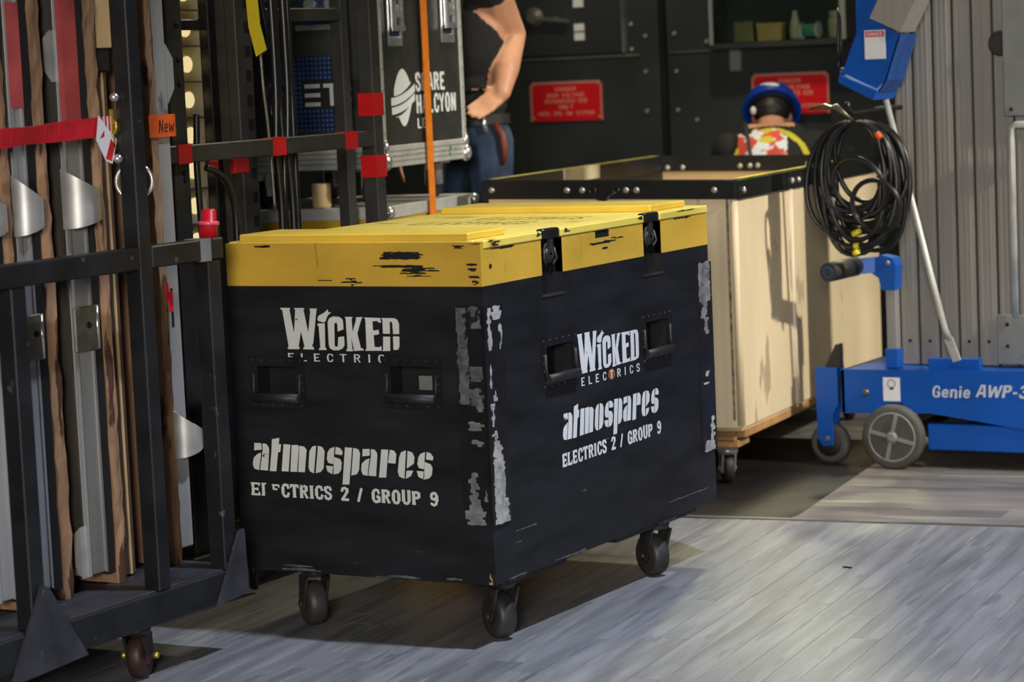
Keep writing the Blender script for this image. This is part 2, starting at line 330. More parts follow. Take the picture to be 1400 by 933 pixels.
# ------------------------------------------------------------------ stroke lettering (0..10 wide, 0..14 high)
OCT = [(2, 4), (2, 10), (3.2, 12.8), (5, 13.4), (6.8, 12.8), (8, 10), (8, 4), (6.8, 1.2), (5, .6), (3.2, 1.2), (2, 4)]
CC = [(8.2, 10), (7.4, 12.8), (5, 13.4), (2.9, 12.4), (2, 9.5), (2, 4.5), (2.9, 1.6), (5, .6), (7.4, 1.2), (8.3, 4)]
BOWL = [(2, 13), (6, 13), (7.6, 11.8), (7.6, 8.6), (6, 7.2), (2, 7.2)]
G = {'E': (9, [[(2, 0), (2, 14)], [(2, 1), (8.4, 1)], [(2, 13), (8.4, 13)], [(2, 7), (6.8, 7)]], [(0, 1, 3, 1), (0, 13, 3, 13), (8, 0, 8, 4), (8, 14, 8, 10.5), (6.6, 5.4, 6.6, 8.6)]),
 'L': (9, [[(2, 0), (2, 14)], [(2, 1), (8.4, 1)]], [(0, 1, 3, 1), (0, 13.3, 5, 13.3), (8, 0, 8, 4.5)]),
 'l': (6, [[(2, 0), (2, 14)]], [(0, 1, 3, 1), (0, 13.3, 5, 13.3)]),
 'q': (9, [[(2, 8), (2, 14)], [(2, 13), (8.4, 13)], [(2, 8.6), (6.2, 8.6)]], [(0, 13, 3, 13), (8, 14, 8, 10.5)]),
 'C': (9, [CC], []), 'O': (10, [OCT], []), '0': (10, [OCT], []),
 'T': (10, [[(5, 0), (5, 14)], [(.6, 13), (9.4, 13)]], [(3, .7, 7, .7), (.8, 14, .8, 10.3), (9.2, 14, 9.2, 10.3)]),
 'R': (10, [[(2, 0), (2, 14)], BOWL, [(5, 7.2), (8.4, 0)]], [(0, .7, 4, .7), (0, 13.3, 3, 13.3), (7, .7, 9.8, .7)]),
 'P': (9.4, [[(2, 0), (2, 14)], BOWL], [(0, .7, 4.2, .7), (0, 13.3, 3, 13.3)]),
 'I': (5, [[(2.5, 0), (2.5, 14)]], [(.3, .7, 4.7, .7), (.3, 13.3, 4.7, 13.3)]),
 'S': (9.4, [[(8, 10.6), (7.2, 12.8), (4.8, 13.4), (2.4, 12.4), (2, 10), (3.2, 8), (6.6, 6.2), (8.1, 4.2), (7.6, 1.8), (5.2, .6), (2.8, 1.2), (1.7, 3.6)]], []),
 '2': (9, [[(1.7, 10.4), (2.6, 12.8), (5, 13.4), (7.3, 12.2), (7.3, 9.6), (5, 5.6), (1.7, 1.1), (8.2, 1.1)]], []),
 '/': (6, [[(.8, -.3), (5, 14.3)]], []), ' ': (7.5, [], []), '-': (6, [[(.8, 5.5), (5.2, 5.5)]], []), '.': (3.4, [[(1, .8), (2.4, .8)]], []), ',': (3.4, [[(1.2, -1.4), (2.2, 1.4)]], []),
 'G': (10, [CC, [(8.3, .4), (8.3, 6.2)], [(5.4, 6.2), (9.2, 6.2)]], []),
 'U': (10, [[(2, 14), (2, 4), (3.1, 1.4), (5, .7), (6.9, 1.4), (8, 4), (8, 14)]], [(.2, 13.3, 3.8, 13.3), (6.2, 13.3, 9.8, 13.3)]),
 '9': (9, [[(2, 2.2), (4.4, .7), (6.9, 2), (7.8, 6), (7.8, 10), (6.8, 12.8), (4.8, 13.4), (2.8, 12.4), (2, 9.9), (2.8, 7.6), (4.8, 6.8), (7.4, 8.2)]], []),
 'A': (10, [[(.9, 0), (.9+3, 14)], [(9.1, 0), (6.1, 14)], [(3.4, 13), (6.6, 13)], [(2.4, 4.4), (7.6, 4.4)]], []),
 'H': (10, [[(2, 0), (2, 14)], [(8, 0), (8, 14)], [(2, 7), (8, 7)]], []), 'N': (10, [[(2, 0), (2, 14)], [(8, 0), (8, 14)], [(2, 13.2), (8, .8)]], []),
 'Y': (10, [[(1, 14), (5, 6.6)], [(9, 14), (5, 6.6)], [(5, 7.2), (5, 0)]], []), 'D': (10, [[(2, 0), (2, 14)], [(2, 13), (5.6, 13), (7.4, 11.8), (8.2, 9), (8.2, 5), (7.4, 2.2), (5.6, 1), (2, 1)]], []),
 'V': (10, [[(1, 14), (4.6, 0)], [(9, 14), (5.4, 0)]], []), 'Z': (9, [[(1, 13), (8, 13), (1.2, 1), (8.2, 1)]], []), 'M': (12, [[(2, 0), (2, 14)], [(10, 0), (10, 14)], [(2, 13), (6, 5)], [(10, 13), (6, 5)]], []),
 'W': (14, [[(.8, 14), (3.6, 0)], [(3.6, 0), (7, 12.5)], [(7, 12.5), (10.4, 0)], [(10.4, 0), (13.2, 14)]], []),
 '3': (9, [[(1.7, 11), (2.8, 13), (5, 13.4), (7.2, 12.2), (7.2, 9), (4.6, 7.4), (7.4, 5.8), (7.6, 2.6), (5.2, .6), (2.8, 1), (1.6, 3.2)]], []),
 '8': (9, [[(4.6, 7.4), (2.4, 9.2), (2.6, 12.2), (4.8, 13.4), (7, 12.2), (7.1, 9.2), (4.6, 7.4), (2, 5.2), (2.2, 1.9), (4.8, .6), (7.3, 1.9), (7.5, 5.2), (4.6, 7.4)]], []),
 '5': (9, [[(7.6, 13), (2.4, 13), (2.1, 7.6), (5, 8.4), (7.4, 7), (7.8, 4), (6.6, 1.4), (4.4, .6), (1.7, 2)]], []),
 '4': (9, [[(6, 0), (6, 14)], [(6, 13.4), (1.2, 4.6), (8.6, 4.6)]], []),
 'e': (8.6, [[(1.6, 5), (7.2, 5), (6.6, 8), (4.6, 9.4), (2.4, 8.4), (1.4, 5), (2.2, 1.6), (4.6, .6), (7, 1.8)]], []),
 'n': (9, [[(1.8, 0), (1.8, 10)], [(1.8, 7.6), (3.6, 9.3), (6, 9.2), (7.2, 7.4), (7.2, 0)]], []), 'i': (4, [[(2, 0), (2, 10)], [(2, 12), (2, 14)]], []),
 'w': (11, [[(.8, 10), (3, 0)], [(3, 0), (5.5, 8)], [(5.5, 8), (8, 0)], [(8, 0), (10.2, 10)]], [])}
def text(string, x0, y0, width, height, wt=2.2, serif=False, track=1.0, shear=0.):
    """list of flat polygons in plane units"""
    tot = sum(G[c][0] for c in string)+track*(len(string)-1); sx = width/tot; sy = height/14; X = 0; out = []
    def seg(a, b, t, ext):
        dx, dy = b[0]-a[0], b[1]-a[1]; l = math.hypot(dx, dy) or 1; dx /= l; dy /= l; e = ext*t*.35
        ax, ay, bx, by = a[0]-dx*e, a[1]-dy*e, b[0]+dx*e, b[1]+dy*e; nx, ny = -dy*t/2, dx*t/2
        q = [(ax+nx, ay+ny), (ax-nx, ay-ny), (bx-nx, by-ny), (bx+nx, by+ny)]
        out.append([(x0+(X+px)*sx+shear*py*sy, y0+py*sy) for px, py in q])
    for c in string:
        wdt, lines, ser = G[c]
        for ln in lines:
            for a, b in zip(ln, ln[1:]):
                vert = abs(a[0]-b[0]) < .4
                seg(a, b, wt*(1.15 if vert else .9), 1 if len(ln) > 2 else 0)
        if serif:
            for a0, b0, a1, b1 in ser: seg((a0, b0), (a1, b1), 1.5, 0)
        X += wdt+track
    return out
def chars(string, *a, **k):
    """the same text, one polygon list per character"""
    x0, y0, width = a[0], a[1], a[2]; rest = a[3:]; track = k.get('track', 1.0)
    if len(rest) > 3: track = rest[3]
    tot = sum(G[c][0] for c in string)+track*(len(string)-1); X = 0; out = []
    for c in string:
        wdt = G[c][0]
        if G[c][1]: out.append(text(c, x0+X*width/tot, y0, wdt*width/tot, *rest, **k))
        X += wdt+track
    return out
WICKED = {
'W':[[(-642,910),(-609,910),(-612,905),(-601,841),(-593,905),(-597,910),(-562,910),(-566,905),(-554,843),(-544,902),(-546,909),(-522,909),(-524,902),(-541,806),(-538,802),(-538,797),(-573,797),(-573,801),(-569,805),(-578,846),(-588,805),(-585,802),(-587,797),(-625,797),(-624,801),(-621,804),(-636,904),(-642,907)]],
'i':[[(-522,868),(-499,869),(-499,864),(-501,803),(-497,800),(-498,796),(-522,796),(-521,800),(-517,803),(-519,861),(-523,863)],[(-522,881),(-517,890),(-500,897),(-487,907),(-485,899),(-476,899),(-486,892),(-491,885),(-495,875),(-502,871),(-510,873),(-519,875)]],
'C':[[(-489,873),(-483,883),(-470,888),(-450,887),(-440,880),(-439,870),(-439,853),(-458,847),(-458,866),(-461,872),(-466,870),(-468,864),(-470,808),(-466,805),(-460,807),(-457,832),(-438,834),(-438,810),(-445,801),(-458,796),(-476,796),(-486,801),(-489,811)]],
'K':[[(-433,887),(-407,887),(-411,882),(-410,846),(-396,882),(-398,886),(-375,887),(-380,881),(-395,843),(-386,803),(-377,801),(-377,797),(-408,795),(-415,831),(-414,801),(-411,798),(-412,794),(-433,794),(-433,798),(-429,801),(-430,881)]],
'E':[[(-371,886),(-319,885),(-318,872),(-325,873),(-330,877),(-345,876),(-344,851),(-332,852),(-327,854),(-325,843),(-330,840),(-343,839),(-342,807),(-327,806),(-320,810),(-320,797),(-373,796),(-368,801),(-367,881)]],
'D':[[(-316,885),(-290,885),(-291,843),(-313,843),(-313,880)],[(-313,835),(-291,835),(-293,797),(-318,796),(-315,801)],[(-290,885),(-276,885),(-266,881),(-261,870),(-262,843),(-281,842),(-282,872),(-286,876),(-290,875)],[(-281,799),(-267,801),(-263,810),(-262,836),(-282,836),(-282,809),(-283,805)]],
'Dfill':[[(-313,843),(-291,843),(-291,835),(-313,835)],[(-281,842),(-262,843),(-262,836),(-282,836)],[(-293,797),(-281,797),(-281,805),(-293,806)]],
}
ATMO = {
'a':[[(-754,533),(-731,533),(-730,515),(-756,512)],[(-727,532),(-715,532),(-707,524),(-705,516),(-713,457),(-739,458),(-727,515)],[(-733,507),(-746,502),(-759,491),(-763,473),(-759,461),(-743,457),(-735,494)]],
't':[[(-694,545),(-669,550),(-672,532),(-664,532),(-668,511),(-676,509),(-685,456),(-707,456),(-698,510)]],
'm':[[(-656,533),(-633,532),(-644,457),(-667,457)],[(-629,531),(-608,532),(-605,527),(-616,457),(-638,457)],[(-603,530),(-588,528),(-580,520),(-590,457),(-612,457)]],
'o':[[(-548,532),(-561,529),(-571,516),(-577,472),(-573,460),(-560,455)],[(-542,532),(-528,529),(-521,518),(-527,471),(-537,460),(-554,456)]],
's':[[(-488,531),(-504,525),(-512,514),(-515,496),(-511,486),(-495,483)],[(-484,531),(-470,528),(-462,518),(-465,509),(-487,511)],[(-492,503),(-472,498),(-467,488),(-470,468),(-479,458),(-496,455)],[(-519,478),(-496,477),(-500,455),(-515,462)]],
'p':[[(-454,531),(-431,530),(-446,429),(-468,428)],[(-427,530),(-411,527),(-406,516),(-412,470),(-420,458),(-438,454)]],
'r':[[(-337,529),(-315,529),(-326,453),(-349,452)],[(-310,529),(-297,527),(-290,518),(-294,492),(-318,493)]],
'e':[[(-259,529),(-274,524),(-281,511),(-288,471),(-284,457),(-268,452)],[(-254,528),(-239,524),(-233,512),(-236,494),(-259,480)],[(-260,474),(-239,475),(-247,460),(-264,452)]],
'a2':[[(-397,528),(-375,529),(-375,511),(-399,508)],[(-371,528),(-359,528),(-352,520),(-351,512),(-358,455),(-383,456),(-371,511)],[(-376,503),(-389,499),(-402,488),(-405,470),(-401,458),(-386,455),(-379,491)]],
's2':[[(-199,527),(-214,521),(-221,511),(-225,493),(-221,483),(-205,480)],[(-194,527),(-182,524),(-174,514),(-176,505),(-197,507)],[(-202,500),(-183,494),(-178,485),(-181,465),(-190,456),(-206,452)],[(-228,475),(-206,474),(-209,453),(-224,459)]],
}

# ================================================================== SETTING
# stage floor: painted boards running along +Y up to a seam, then boards running across
b = MB(); b.box((-5.2, -5.5, -.09), (3.2, 5.4, -.031))
floor = struct('floor', b, 'slab')
PL = {}
def plank_mesh(L_, w_, m, along):
    k = (round(L_, 2), w_, m, along)
    if k not in PL:
        q = MB(); g = .0004
        if along == 'y': q.box((-w_/2+g, g, -.03), (w_/2-g, L_-g, 0), .0005)
        else: q.box((g, -w_/2+g, -.03), (L_-g, w_/2-g, 0), .0005)
        PL[k] = q.mesh('plank', m)
    return PL[k]
def plank(name, me, loc, rz=0.):
    o = bpy.data.objects.new(name, me); COL.objects.link(o); o.parent = floor; o.location = loc; o.rotation_euler = (0, 0, rz); return o
PW = .083
SEAM = math.radians(6.6)
ca, sa = math.cos(SEAM), math.sin(SEAM)
S0 = Vector((-.36, 1.96, 0))
def seam_pt(u, v): return (S0.x+u*ca-v*sa, S0.y+u*sa+v*ca, 0)
u = -2.2
while u < 2.6:
    v = -5.2-random.uniform(0, 1.5)
    while v < -.02:
        L_ = round(random.uniform(1.1, 2.3), 1)
        if v+L_ > -.30: L_ = round(-.011-v, 2)
        plank('floor_plank', plank_mesh(L_, PW, 'plank', 'y'), seam_pt(u, v), SEAM)
        v += L_
        if v > -.03: break
    u += PW
for k in range(24):
    v = .075+k*.14; u = -2.6-random.choice([0, .4, .8])
    while u < 2.6:
        L_ = random.choice([1.2, 1.6, 2.0])
        plank('cross_plank', plank_mesh(L_, .14, 'plank_far', 'x'), seam_pt(u, v), SEAM); u += L_
b = MB(); b.box((-3, -.011, -.03), (3, .005, -.004)); o = struct('trim_1', b, 'black_hole'); o.location = S0; o.rotation_euler = (0, 0, SEAM)
b = MB(); b.box((-3, .005, -.03), (3, .0049+.022, .003)); o = struct('trim_2', b, 'plank_far'); o.location = S0; o.rotation_euler = (0, 0, SEAM)

# dark board laid over the far floor beside the bin, its long edge running back from the seam
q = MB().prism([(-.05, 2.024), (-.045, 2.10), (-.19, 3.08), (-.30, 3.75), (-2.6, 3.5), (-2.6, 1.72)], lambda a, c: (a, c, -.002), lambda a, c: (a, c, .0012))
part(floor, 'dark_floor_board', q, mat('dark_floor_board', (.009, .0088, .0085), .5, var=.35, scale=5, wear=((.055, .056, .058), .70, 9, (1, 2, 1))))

# rear wall with the electrical cabinets
YW = 5.4
b = MB(); b.box((-5.2, YW+.29, -.03), (3.2, YW+.42, 4.2)); wall = struct('wall_back', b, 'wall_black')
b = MB(); b.box((-5.3, -5.5, -.03), (-5.2, YW+.4, 4.2)); struct('wall_left', b, 'wall_black')

def cabinet(x0, x1, label):
    r = thing('electrical_cabinet', ((x0+x1)/2, YW+.12, 0), label, 'cabinet')
    part(r, 'body', MB().box((x0, YW+.006, .0), (x1, YW+.25, 2.6), .004), 'cab_black')
    return r
cl = cabinet(-4.3, -2.145, 'black steel electrical cabinet with lever handle and red sign behind the standing person')
cr_ = cabinet(-2.10, 2.2, 'black steel electrical cabinet with a glazed opening behind the person in the hard hat')
d = part(cl, 'door', MB().box((-4.1, YW-.016, 1.585), (-2.325, YW+.006, 2.55), .003), 'cab_black')
part(d, 'door_edge', MB().box((-2.326, YW-.02, 1.585), (-2.312, YW+.004, 2.55)), 'cab_trim')
part(cl, 'seam_strip', MB().box((-4.2, YW-.008, 1.566), (-2.24, YW+.006, 1.577)), 'cab_trim')
part(cl, 'lower_panel', MB().box((-4.1, YW-.010, .2), (-2.24, YW+.006, 1.555), .003), 'cab_black')
h = MB().lathe((-2.80, YW-.02, 1.775), (0, -1, 0), [(0, .052), (.015, .05), (.02, .03), (.035, .028)])
h.bar((-2.80, YW-.045, 1.775), (-2.60, YW-.045, 1.752), .016, .024, up=(0, 1, 0))
h.box((-2.69, YW-.05, 1.755), (-2.66, YW-.03, 1.775))
part(cl, 'lever_handle', h, 'cab_trim')
for z0, z1 in ((1.70, 1.735), (1.655, 1.692), (1.815, 1.87)):
    part(cl, 'label_sticker', MB().box((-2.585, YW-.019, z0), (-2.53, YW-.0155, z1)), 'tag_white')
for bx, bz in ((-2.285, 1.72), (-2.285, 1.60), (-2.21, 1.66), (-2.215, 1.49), (-2.215, 1.30), (-2.26, 1.25), (-2.21, 1.90)):
    part(cl, 'bolt', MB().lathe((bx, YW+.006, bz), (0, -1, 0), [(0, .011), (.008, .009)], 10), 'bolt')
for bx, bz in ((-2.055, 1.665), (-2.05, 1.485), (-2.05, 1.30), (-1.885, 1.62), (-2.05, 1.90), (-1.95, 1.25)):
    part(cr_, 'bolt', MB().lathe((bx, YW+.006, bz), (0, -1, 0), [(0, .011), (.008, .009)], 10), 'bolt')
part(cr_, 'seam_strip', MB().box((-2.08, YW-.003, 1.573), (2.1, YW+.006, 1.579)), 'cab_trim')
part(cr_, 'bracket_tape', MB().box((-1.765, YW-.004, 1.475), (-1.71, YW+.006, 1.575)), 'plate_grey')
# glazed opening: frame standing proud of the cabinet, shelf of small parts behind glass
b = MB(); X0, X1, Z0, Z1 = -1.80, -1.135, 1.60, 2.25
for a_, c_ in (((X0-.005, YW-.13, Z0), (X0+.014, YW+.006, Z1)), ((X1-.016, YW-.13, Z0), (X1+.016, YW+.006, Z1)), ((X0, YW-.13, Z0-.02), (X1, YW+.006, Z0+.006)), ((X0, YW-.13, Z1), (X1, YW+.006, Z1+.02))): b.box(a_, c_)
win = struct('window_1', b, 'cab_black', ((X0+X1)/2, YW-.05, Z0-.02))
part(win, 'window_trim', MB().box((X0-.006, YW-.135, Z0), (X0+.013, YW-.129, Z1)).box((X1-.014, YW-.135, Z0), (X1+.014, YW-.129, Z1)), 'plate_grey')
part(win, 'window_pane', MB().box((X0+.014, YW-.125, Z0+.006), (X1-.016, YW-.121, Z1)), 'glass')
SH = YW-.06
def shelf_item(name, mb, m, label, cat): return solo(name, mb, m, label, cat)
olive = mat('olive_card', srgb(120, 112, 80), .7); tan = mat('tan_card', srgb(178, 146, 92), .7); teal = mat('teal_plastic', srgb(70, 140, 120), .4); pale = mat('pale_card', srgb(170, 165, 140), .6); darkr = mat('dark_red_card', srgb(70, 20, 18), .6)
shelf_item('parts_box', MB().box((-1.70, SH-.03, Z0+.006), (-1.60, SH+.03, Z0+.012+.09), .003), olive, 'flat olive box on the sill of the glazed cabinet opening', 'box')
shelf_item('parts_box', MB().box((-1.58, SH-.03, Z0+.006), (-1.46, SH+.03, Z0+.085), .003).box((-1.585, SH-.032, Z0+.07), (-1.455, SH+.032, Z0+.09)), tan, 'tan lidded card box behind the cabinet glass', 'box')
shelf_item('tape_roll', MB().lathe((-1.40, SH, Z0+.006), (0, 0, 1), [(0, .024), (.02, .026), (.06, .026), (.09, .02), (.12, .012), (.135, .012)], 16), pale, 'pale slim bottle beside the teal spool behind glass', 'bottle').name = 'bottle'
sp = thing('cable_spool', (-1.325, SH, Z0+.006), 'teal wound spool with white flanges behind the cabinet glass', 'spool')
part(sp, 'winding', MB().cyl((-1.36, SH, Z0+.046), (-1.29, SH, Z0+.046), .03, n=16), teal)
for xx in (-1.367, -1.29): part(sp, 'flange', MB().cyl((xx, SH, Z0+.046), (xx+.008, SH, Z0+.046), .04, n=16), 'tag_white')
shelf_item('storage_jar', MB().lathe((-1.20, SH, Z0+.006), (0, 0, 1), [(0, .03), (.01, .034), (.08, .034), (.095, .026), (.1, .029), (.125, .029)], 16), pale, 'squat pale jar with a wide lid behind the cabinet glass', 'jar')

# red engraved warning signs
def sign(x0, x1, z0, z1, label):
    cx = (x0+x1)/2; y = YW-.012
    r = thing('warning_sign', (cx, y, z0), label, 'sign', group='red warning signs on the cabinets')
    part(r, 'plate', MB().box((x0, y-.008, z0), (x1, y+.0005, z1), .003), 'sign_red')
    e = MB().box((x0, y-.010, z1-.012), (x1, y-.0075, z1)).box((x0, y-.010, z0), (x0+.012, y-.0075, z1)).box((x1-.009, y-.010, z0), (x1, y-.0075, z1))
    part(r, 'bevel_edge', e, 'sign_edge')
    W_ = x1-x0; t = []
    H = z1-z0
    for s_, wf, zf in (('DANGER', .29, .76), ('HIGH VOLTAGE', .53, .605), ('AUTHORIZED USE', .60, .455), ('ONLY', .20, .305), ('480A, 3PH, 5W. SYSTEM', .78, .145)):
        t += text(s_, cx-W_*wf/2, z0+H*zf, W_*wf, H*.10, 2.0)
    part(r, 'lettering', MB().flat(t, lambda a, c: (a, y-.0086, c)), 'sign_pink')
    for bx in (x0+.018, x1-.018):
        for bz in (z0+.016, z1-.016): part(r, 'rivet', MB().lathe((bx, y-.008, bz), (0, -1, 0), [(0, .008), (.005, .006)], 8), 'sign_edge')
sign(-2.846, -2.445, 1.265, 1.459, 'red danger sign on the cabinet beside the standing person')
sign(-1.650, -1.259, 1.262, 1.456, 'red danger sign half hidden behind the blue hard hat')

# ================================================================== MAIN ROAD CRATE
W_, L_, ZB, ZM, ZT = .816, 1.372, .176, .970, 1.09
cr = thing('road_crate', (-W_/2, L_/2, 0), 'black plywood road crate with yellow top band and white stencilled lettering', 'crate')
body = MB(); hw, hh = .098, .070
# body shell with real recesses for the handles (left face y=0, right face x=0)
def face_with_holes(fn, u0, u1, v0, v1, holes, depth_fn, depth):
    us = sorted({u0, u1, *[h[0] for h in holes], *[h[1] for h in holes]}); vs = sorted({v0, v1, *[h[2] for h in holes], *[h[3] for h in holes]})
    for a, a2 in zip(us, us[1:]):
        for c, c2 in zip(vs, vs[1:]):
            mu, mv = (a+a2)/2, (c+c2)/2
            if any(h[0] < mu < h[1] and h[2] < mv < h[3] for h in holes): continue
            body.raw([fn(a, c), fn(a2, c), fn(a2, c2), fn(a, c2)], [(0, 1, 2, 3)])
HL = [(-.757, -.573, .634, .775), (-.322, -.136, .642, .782)]     # (x0,x1,z0,z1) on the front face
HR = [(.297, .502, .657, .800), (.899, 1.098, .655, .802)]        # (y0,y1,z0,z1) on the right face
LT = [(.324, .442, .916, ZM), (.938, 1.053, .916, ZM)]            # latch recesses
HLi = [(a+.028, b_-.028, c+.030, d_-.026) for a, b_, c, d_ in HL]; HRi = [(a+.028, b_-.028, c+.030, d_-.026) for a, b_, c, d_ in HR]
face_with_holes(lambda u, v: (u, 0, v), -W_, 0, ZB, ZM, HLi, None, 0)
face_with_holes(lambda u, v: (0, u, v), 0, L_, ZB, ZM, HRi+LT, None, 0)
body.raw([(-W_, 0, ZB), (-W_, L_, ZB), (-W_, L_, ZM), (-W_, 0, ZM)], [(0, 1, 2, 3)])
body.raw([(-W_, L_, ZB), (0, L_, ZB), (0, L_, ZM), (-W_, L_, ZM)], [(0, 1, 2, 3)])
body.raw([(-W_, 0, ZB), (0, 0, ZB), (0, L_, ZB), (-W_, L_, ZB)], [(0, 1, 2, 3)])
cb_ = part(cr, 'crate_body', body, 'crate_black')
yb = MB(); D = .032
segs = [(0, LT[0][0]), (LT[0][1], LT[1][0]), (LT[1][1], L_)]
yb.box((-W_, 0, ZM), (-D, L_, 1.066)).box((-W_, 0, 1.066), (0, .016, 1.0865))
NT = (.640, .730, 1.045)
for i, (a, c) in enumerate(segs):
    if i == 1:
        yb.box((-D, a, ZM), (0, NT[0], 1.066)).box((-D, NT[1], ZM), (0, c, 1.066)).box((-D, NT[0], ZM), (0, NT[1], NT[2]))
    else: yb.box((-D, a, ZM), (0, c, 1.066))
part(cr, 'yellow_band', yb, 'crate_yellow')
part(cr, 'finger_notch', MB().box((-D-.001, NT[0]-.0005, NT[2]-.0005), (-.003, NT[1]+.0005, 1.0662)), 'black_hole')
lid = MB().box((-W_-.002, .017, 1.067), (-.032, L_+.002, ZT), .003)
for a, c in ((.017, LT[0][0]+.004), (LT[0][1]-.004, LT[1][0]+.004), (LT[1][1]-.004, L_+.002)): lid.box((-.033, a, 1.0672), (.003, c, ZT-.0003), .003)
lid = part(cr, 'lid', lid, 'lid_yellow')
part(cr, 'lid_gap', MB().box((-W_+.004, .003, 1.0655), (-.004, L_-.003, 1.0675)), 'black_hole')
part(lid, 'batten', MB().box((-.782, .018, ZT-.001), (-.045, .215, 1.110), .004), 'batten_yellow')
part(lid, 'batten', MB().box((-.775, 1.080, ZT-.001), (-.045, 1.320, 1.110), .004), 'batten_yellow')
FS = mat('faded_brown_stencil', srgb(168, 132, 44), .5, var=.2, scale=20, wear=(srgb(226, 196, 80), .52, 18, (1, 1, 1)))
for ya, x0_, wd in ((.62, -.62, .40), (.80, -.50, .36)):
    for g_ in chars('ELECTRICS', x0_, ya, wd, .11, 2.0): part(lid, 'faded_letter', MB().flat(g_, lambda a, c: (a, c, ZT+.0006)), FS)
# corner protector angles
def corner(sx, x_, y_, dx, dy):
    q = MB(); z0, z1 = .336, .918; t = .006
    q.box((x_, y_-dy*t, z0), (x_-dx*.084, y_+dy*.001, z1)).box((x_+dx*t, y_-dy*t, z0), (x_-dx*.001, y_+dy*.092, z1))
    part(cr, 'corner_guard', q, 'black_metal')
corner(0, 0, 0, 1, 1); corner(0, 0, L_, 1, -1); corner(0, -W_, L_, -1, -1)
# recessed spring handles
def handle(u0, u1, v0, v1, P, label_plate=False):
    """P(u, v, d): d metres out of the face"""
    fl = MB(); i = .028
    def bx(mb, a, b_, c, d_, o0, o1): mb.raw([P(a, c, o0), P(b_, c, o0), P(b_, d_, o0), P(a, d_, o0), P(a, c, o1), P(b_, c, o1), P(b_, d_, o1), P(a, d_, o1)], [(0, 1, 2, 3), (4, 5, 6, 7), (0, 1, 5, 4), (1, 2, 6, 5), (2, 3, 7, 6), (3, 0, 4, 7)])
    bx(fl, u0, u1, v1-.026, v1, -.001, .004); bx(fl, u0, u1, v0, v0+.030, -.001, .004); bx(fl, u0, u0+i, v0+.03, v1-.026, -.001, .004); bx(fl, u1-i, u1, v0+.03, v1-.026, -.001, .004)
    hd = part(cr, 'recessed_handle', fl, 'black_metal')
    pan = MB(); a, b_, c, d_, dp = u0+i, u1-i, v0+.030, v1-.026, -.055
    for q in ([P(a, c, dp), P(b_, c, dp), P(b_, d_, dp), P(a, d_, dp)], [P(a, c, 0), P(b_, c, 0), P(b_, c, dp), P(a, c, dp)], [P(a, d_, 0), P(b_, d_, 0), P(b_, d_, dp), P(a, d_, dp)], [P(a, c, 0), P(a, d_, 0), P(a, d_, dp), P(a, c, dp)], [P(b_, c, 0), P(b_, d_, 0), P(b_, d_, dp), P(b_, c, dp)]): pan.raw(q, [(0, 1, 2, 3)])
    part(hd, 'recess_dish', pan, 'black_hole')
    g_ = MB().tube([P(a-.012, c-.002, .010), P(b_+.012, c-.002, .010)], .0135, 14)
    g_.tube([P(a-.012, c-.002, .010), P(a-.012, c+.03, .006), P(a-.012, d_-.02, .005)], .005, 8).tube([P(b_+.012, c-.002, .010), P(b_+.012, c+.03, .006), P(b_+.012, d_-.02, .005)], .005, 8)
    part(hd, 'grip_bar', g_, 'rubber')
    rv = MB(); n = 6
    for k in range(n):
        uu = u0+.012+(u1-u0-.024)*k/(n-1)
        for vv in (v0+.008, v1-.010):
            ctr = Vector(P(uu, vv, .003)); ax = Vector(P(uu, vv, .01))-ctr; rv.lathe(ctr, ax, [(0, .0042), (.003, .003)], 8)
    for vv in (v0+.05, (v0+v1)/2, v1-.05):
        for uu in (u0+.009, u1-.009):
            ctr = Vector(P(uu, vv, .003)); ax = Vector(P(uu, vv, .01))-ctr; rv.lathe(ctr, ax, [(0, .0042), (.003, .003)], 8)
    tag(part(hd, 'rivets', rv, 'caster_steel'), kind='stuff')
    if label_plate:
        lp = MB(); bx(lp, -.241, -.189, .686, .724, -.0548, -.0535); part(hd, 'maker_plate', lp, 'plate_grey')
PF = lambda u, v, d: (u, -d, v)
PR = lambda u, v, d: (d, u, v)
for k, h in enumerate(HL): handle(*h, PF, k == 1)
for h in HR: handle(*h, PR)
# recessed latches
for a, c, z0, _ in LT:
    q = MB(); dp = -.022
    for f in ([(dp, a, z0), (dp, c, z0), (dp, c, 1.089), (dp, a, 1.089)], [(0, a, z0), (0, c, z0), (dp, c, z0), (dp, a, z0)], [(0, a, z0), (dp, a, z0), (dp, a, 1.089), (0, a, 1.089)], [(0, c, z0), (dp, c, z0), (dp, c, 1.089), (0, c, 1.089)]): q.raw(f, [(0, 1, 2, 3)])
    lt = part(cr, 'latch', q, 'black_metal')
    m_ = (a+c)/2
    part(lt, 'latch_plate', MB().box((dp, m_-.038, 1.005), (dp+.006, m_+.038, 1.066), .002).box((dp, m_-.045, 1.068), (.002, m_+.045, 1.094), .003), 'black_metal')
    bt = MB().ring((dp+.012, m_, 1.030), (1, 0, 0), .026, .0045, 16, 6).bar((dp+.016, m_-.004, 1.022), (dp+.016, m_+.006, 1.066), .018, .008, up=(1, 0, 0)).lathe((dp+.006, m_, 1.02), (1, 0, 0), [(0, .024), (.008, .022), (.014, .008)], 12)
    bt.tube([(dp+.014, m_-.028, 1.04), (dp+.018, m_-.036, 1.01), (dp+.014, m_-.02, .995)], .004, 6).tube([(dp+.014, m_+.028, 1.04), (dp+.018, m_+.036, 1.01), (dp+.014, m_+.02, .995)], .004, 6)
    part(lt, 'butterfly_catch', bt, 'caster_steel')
    part(cr, 'recess_lip', MB().box((-.001, a-.003, z0-.006), (.003, c+.003, z0)), 'rack_steel')
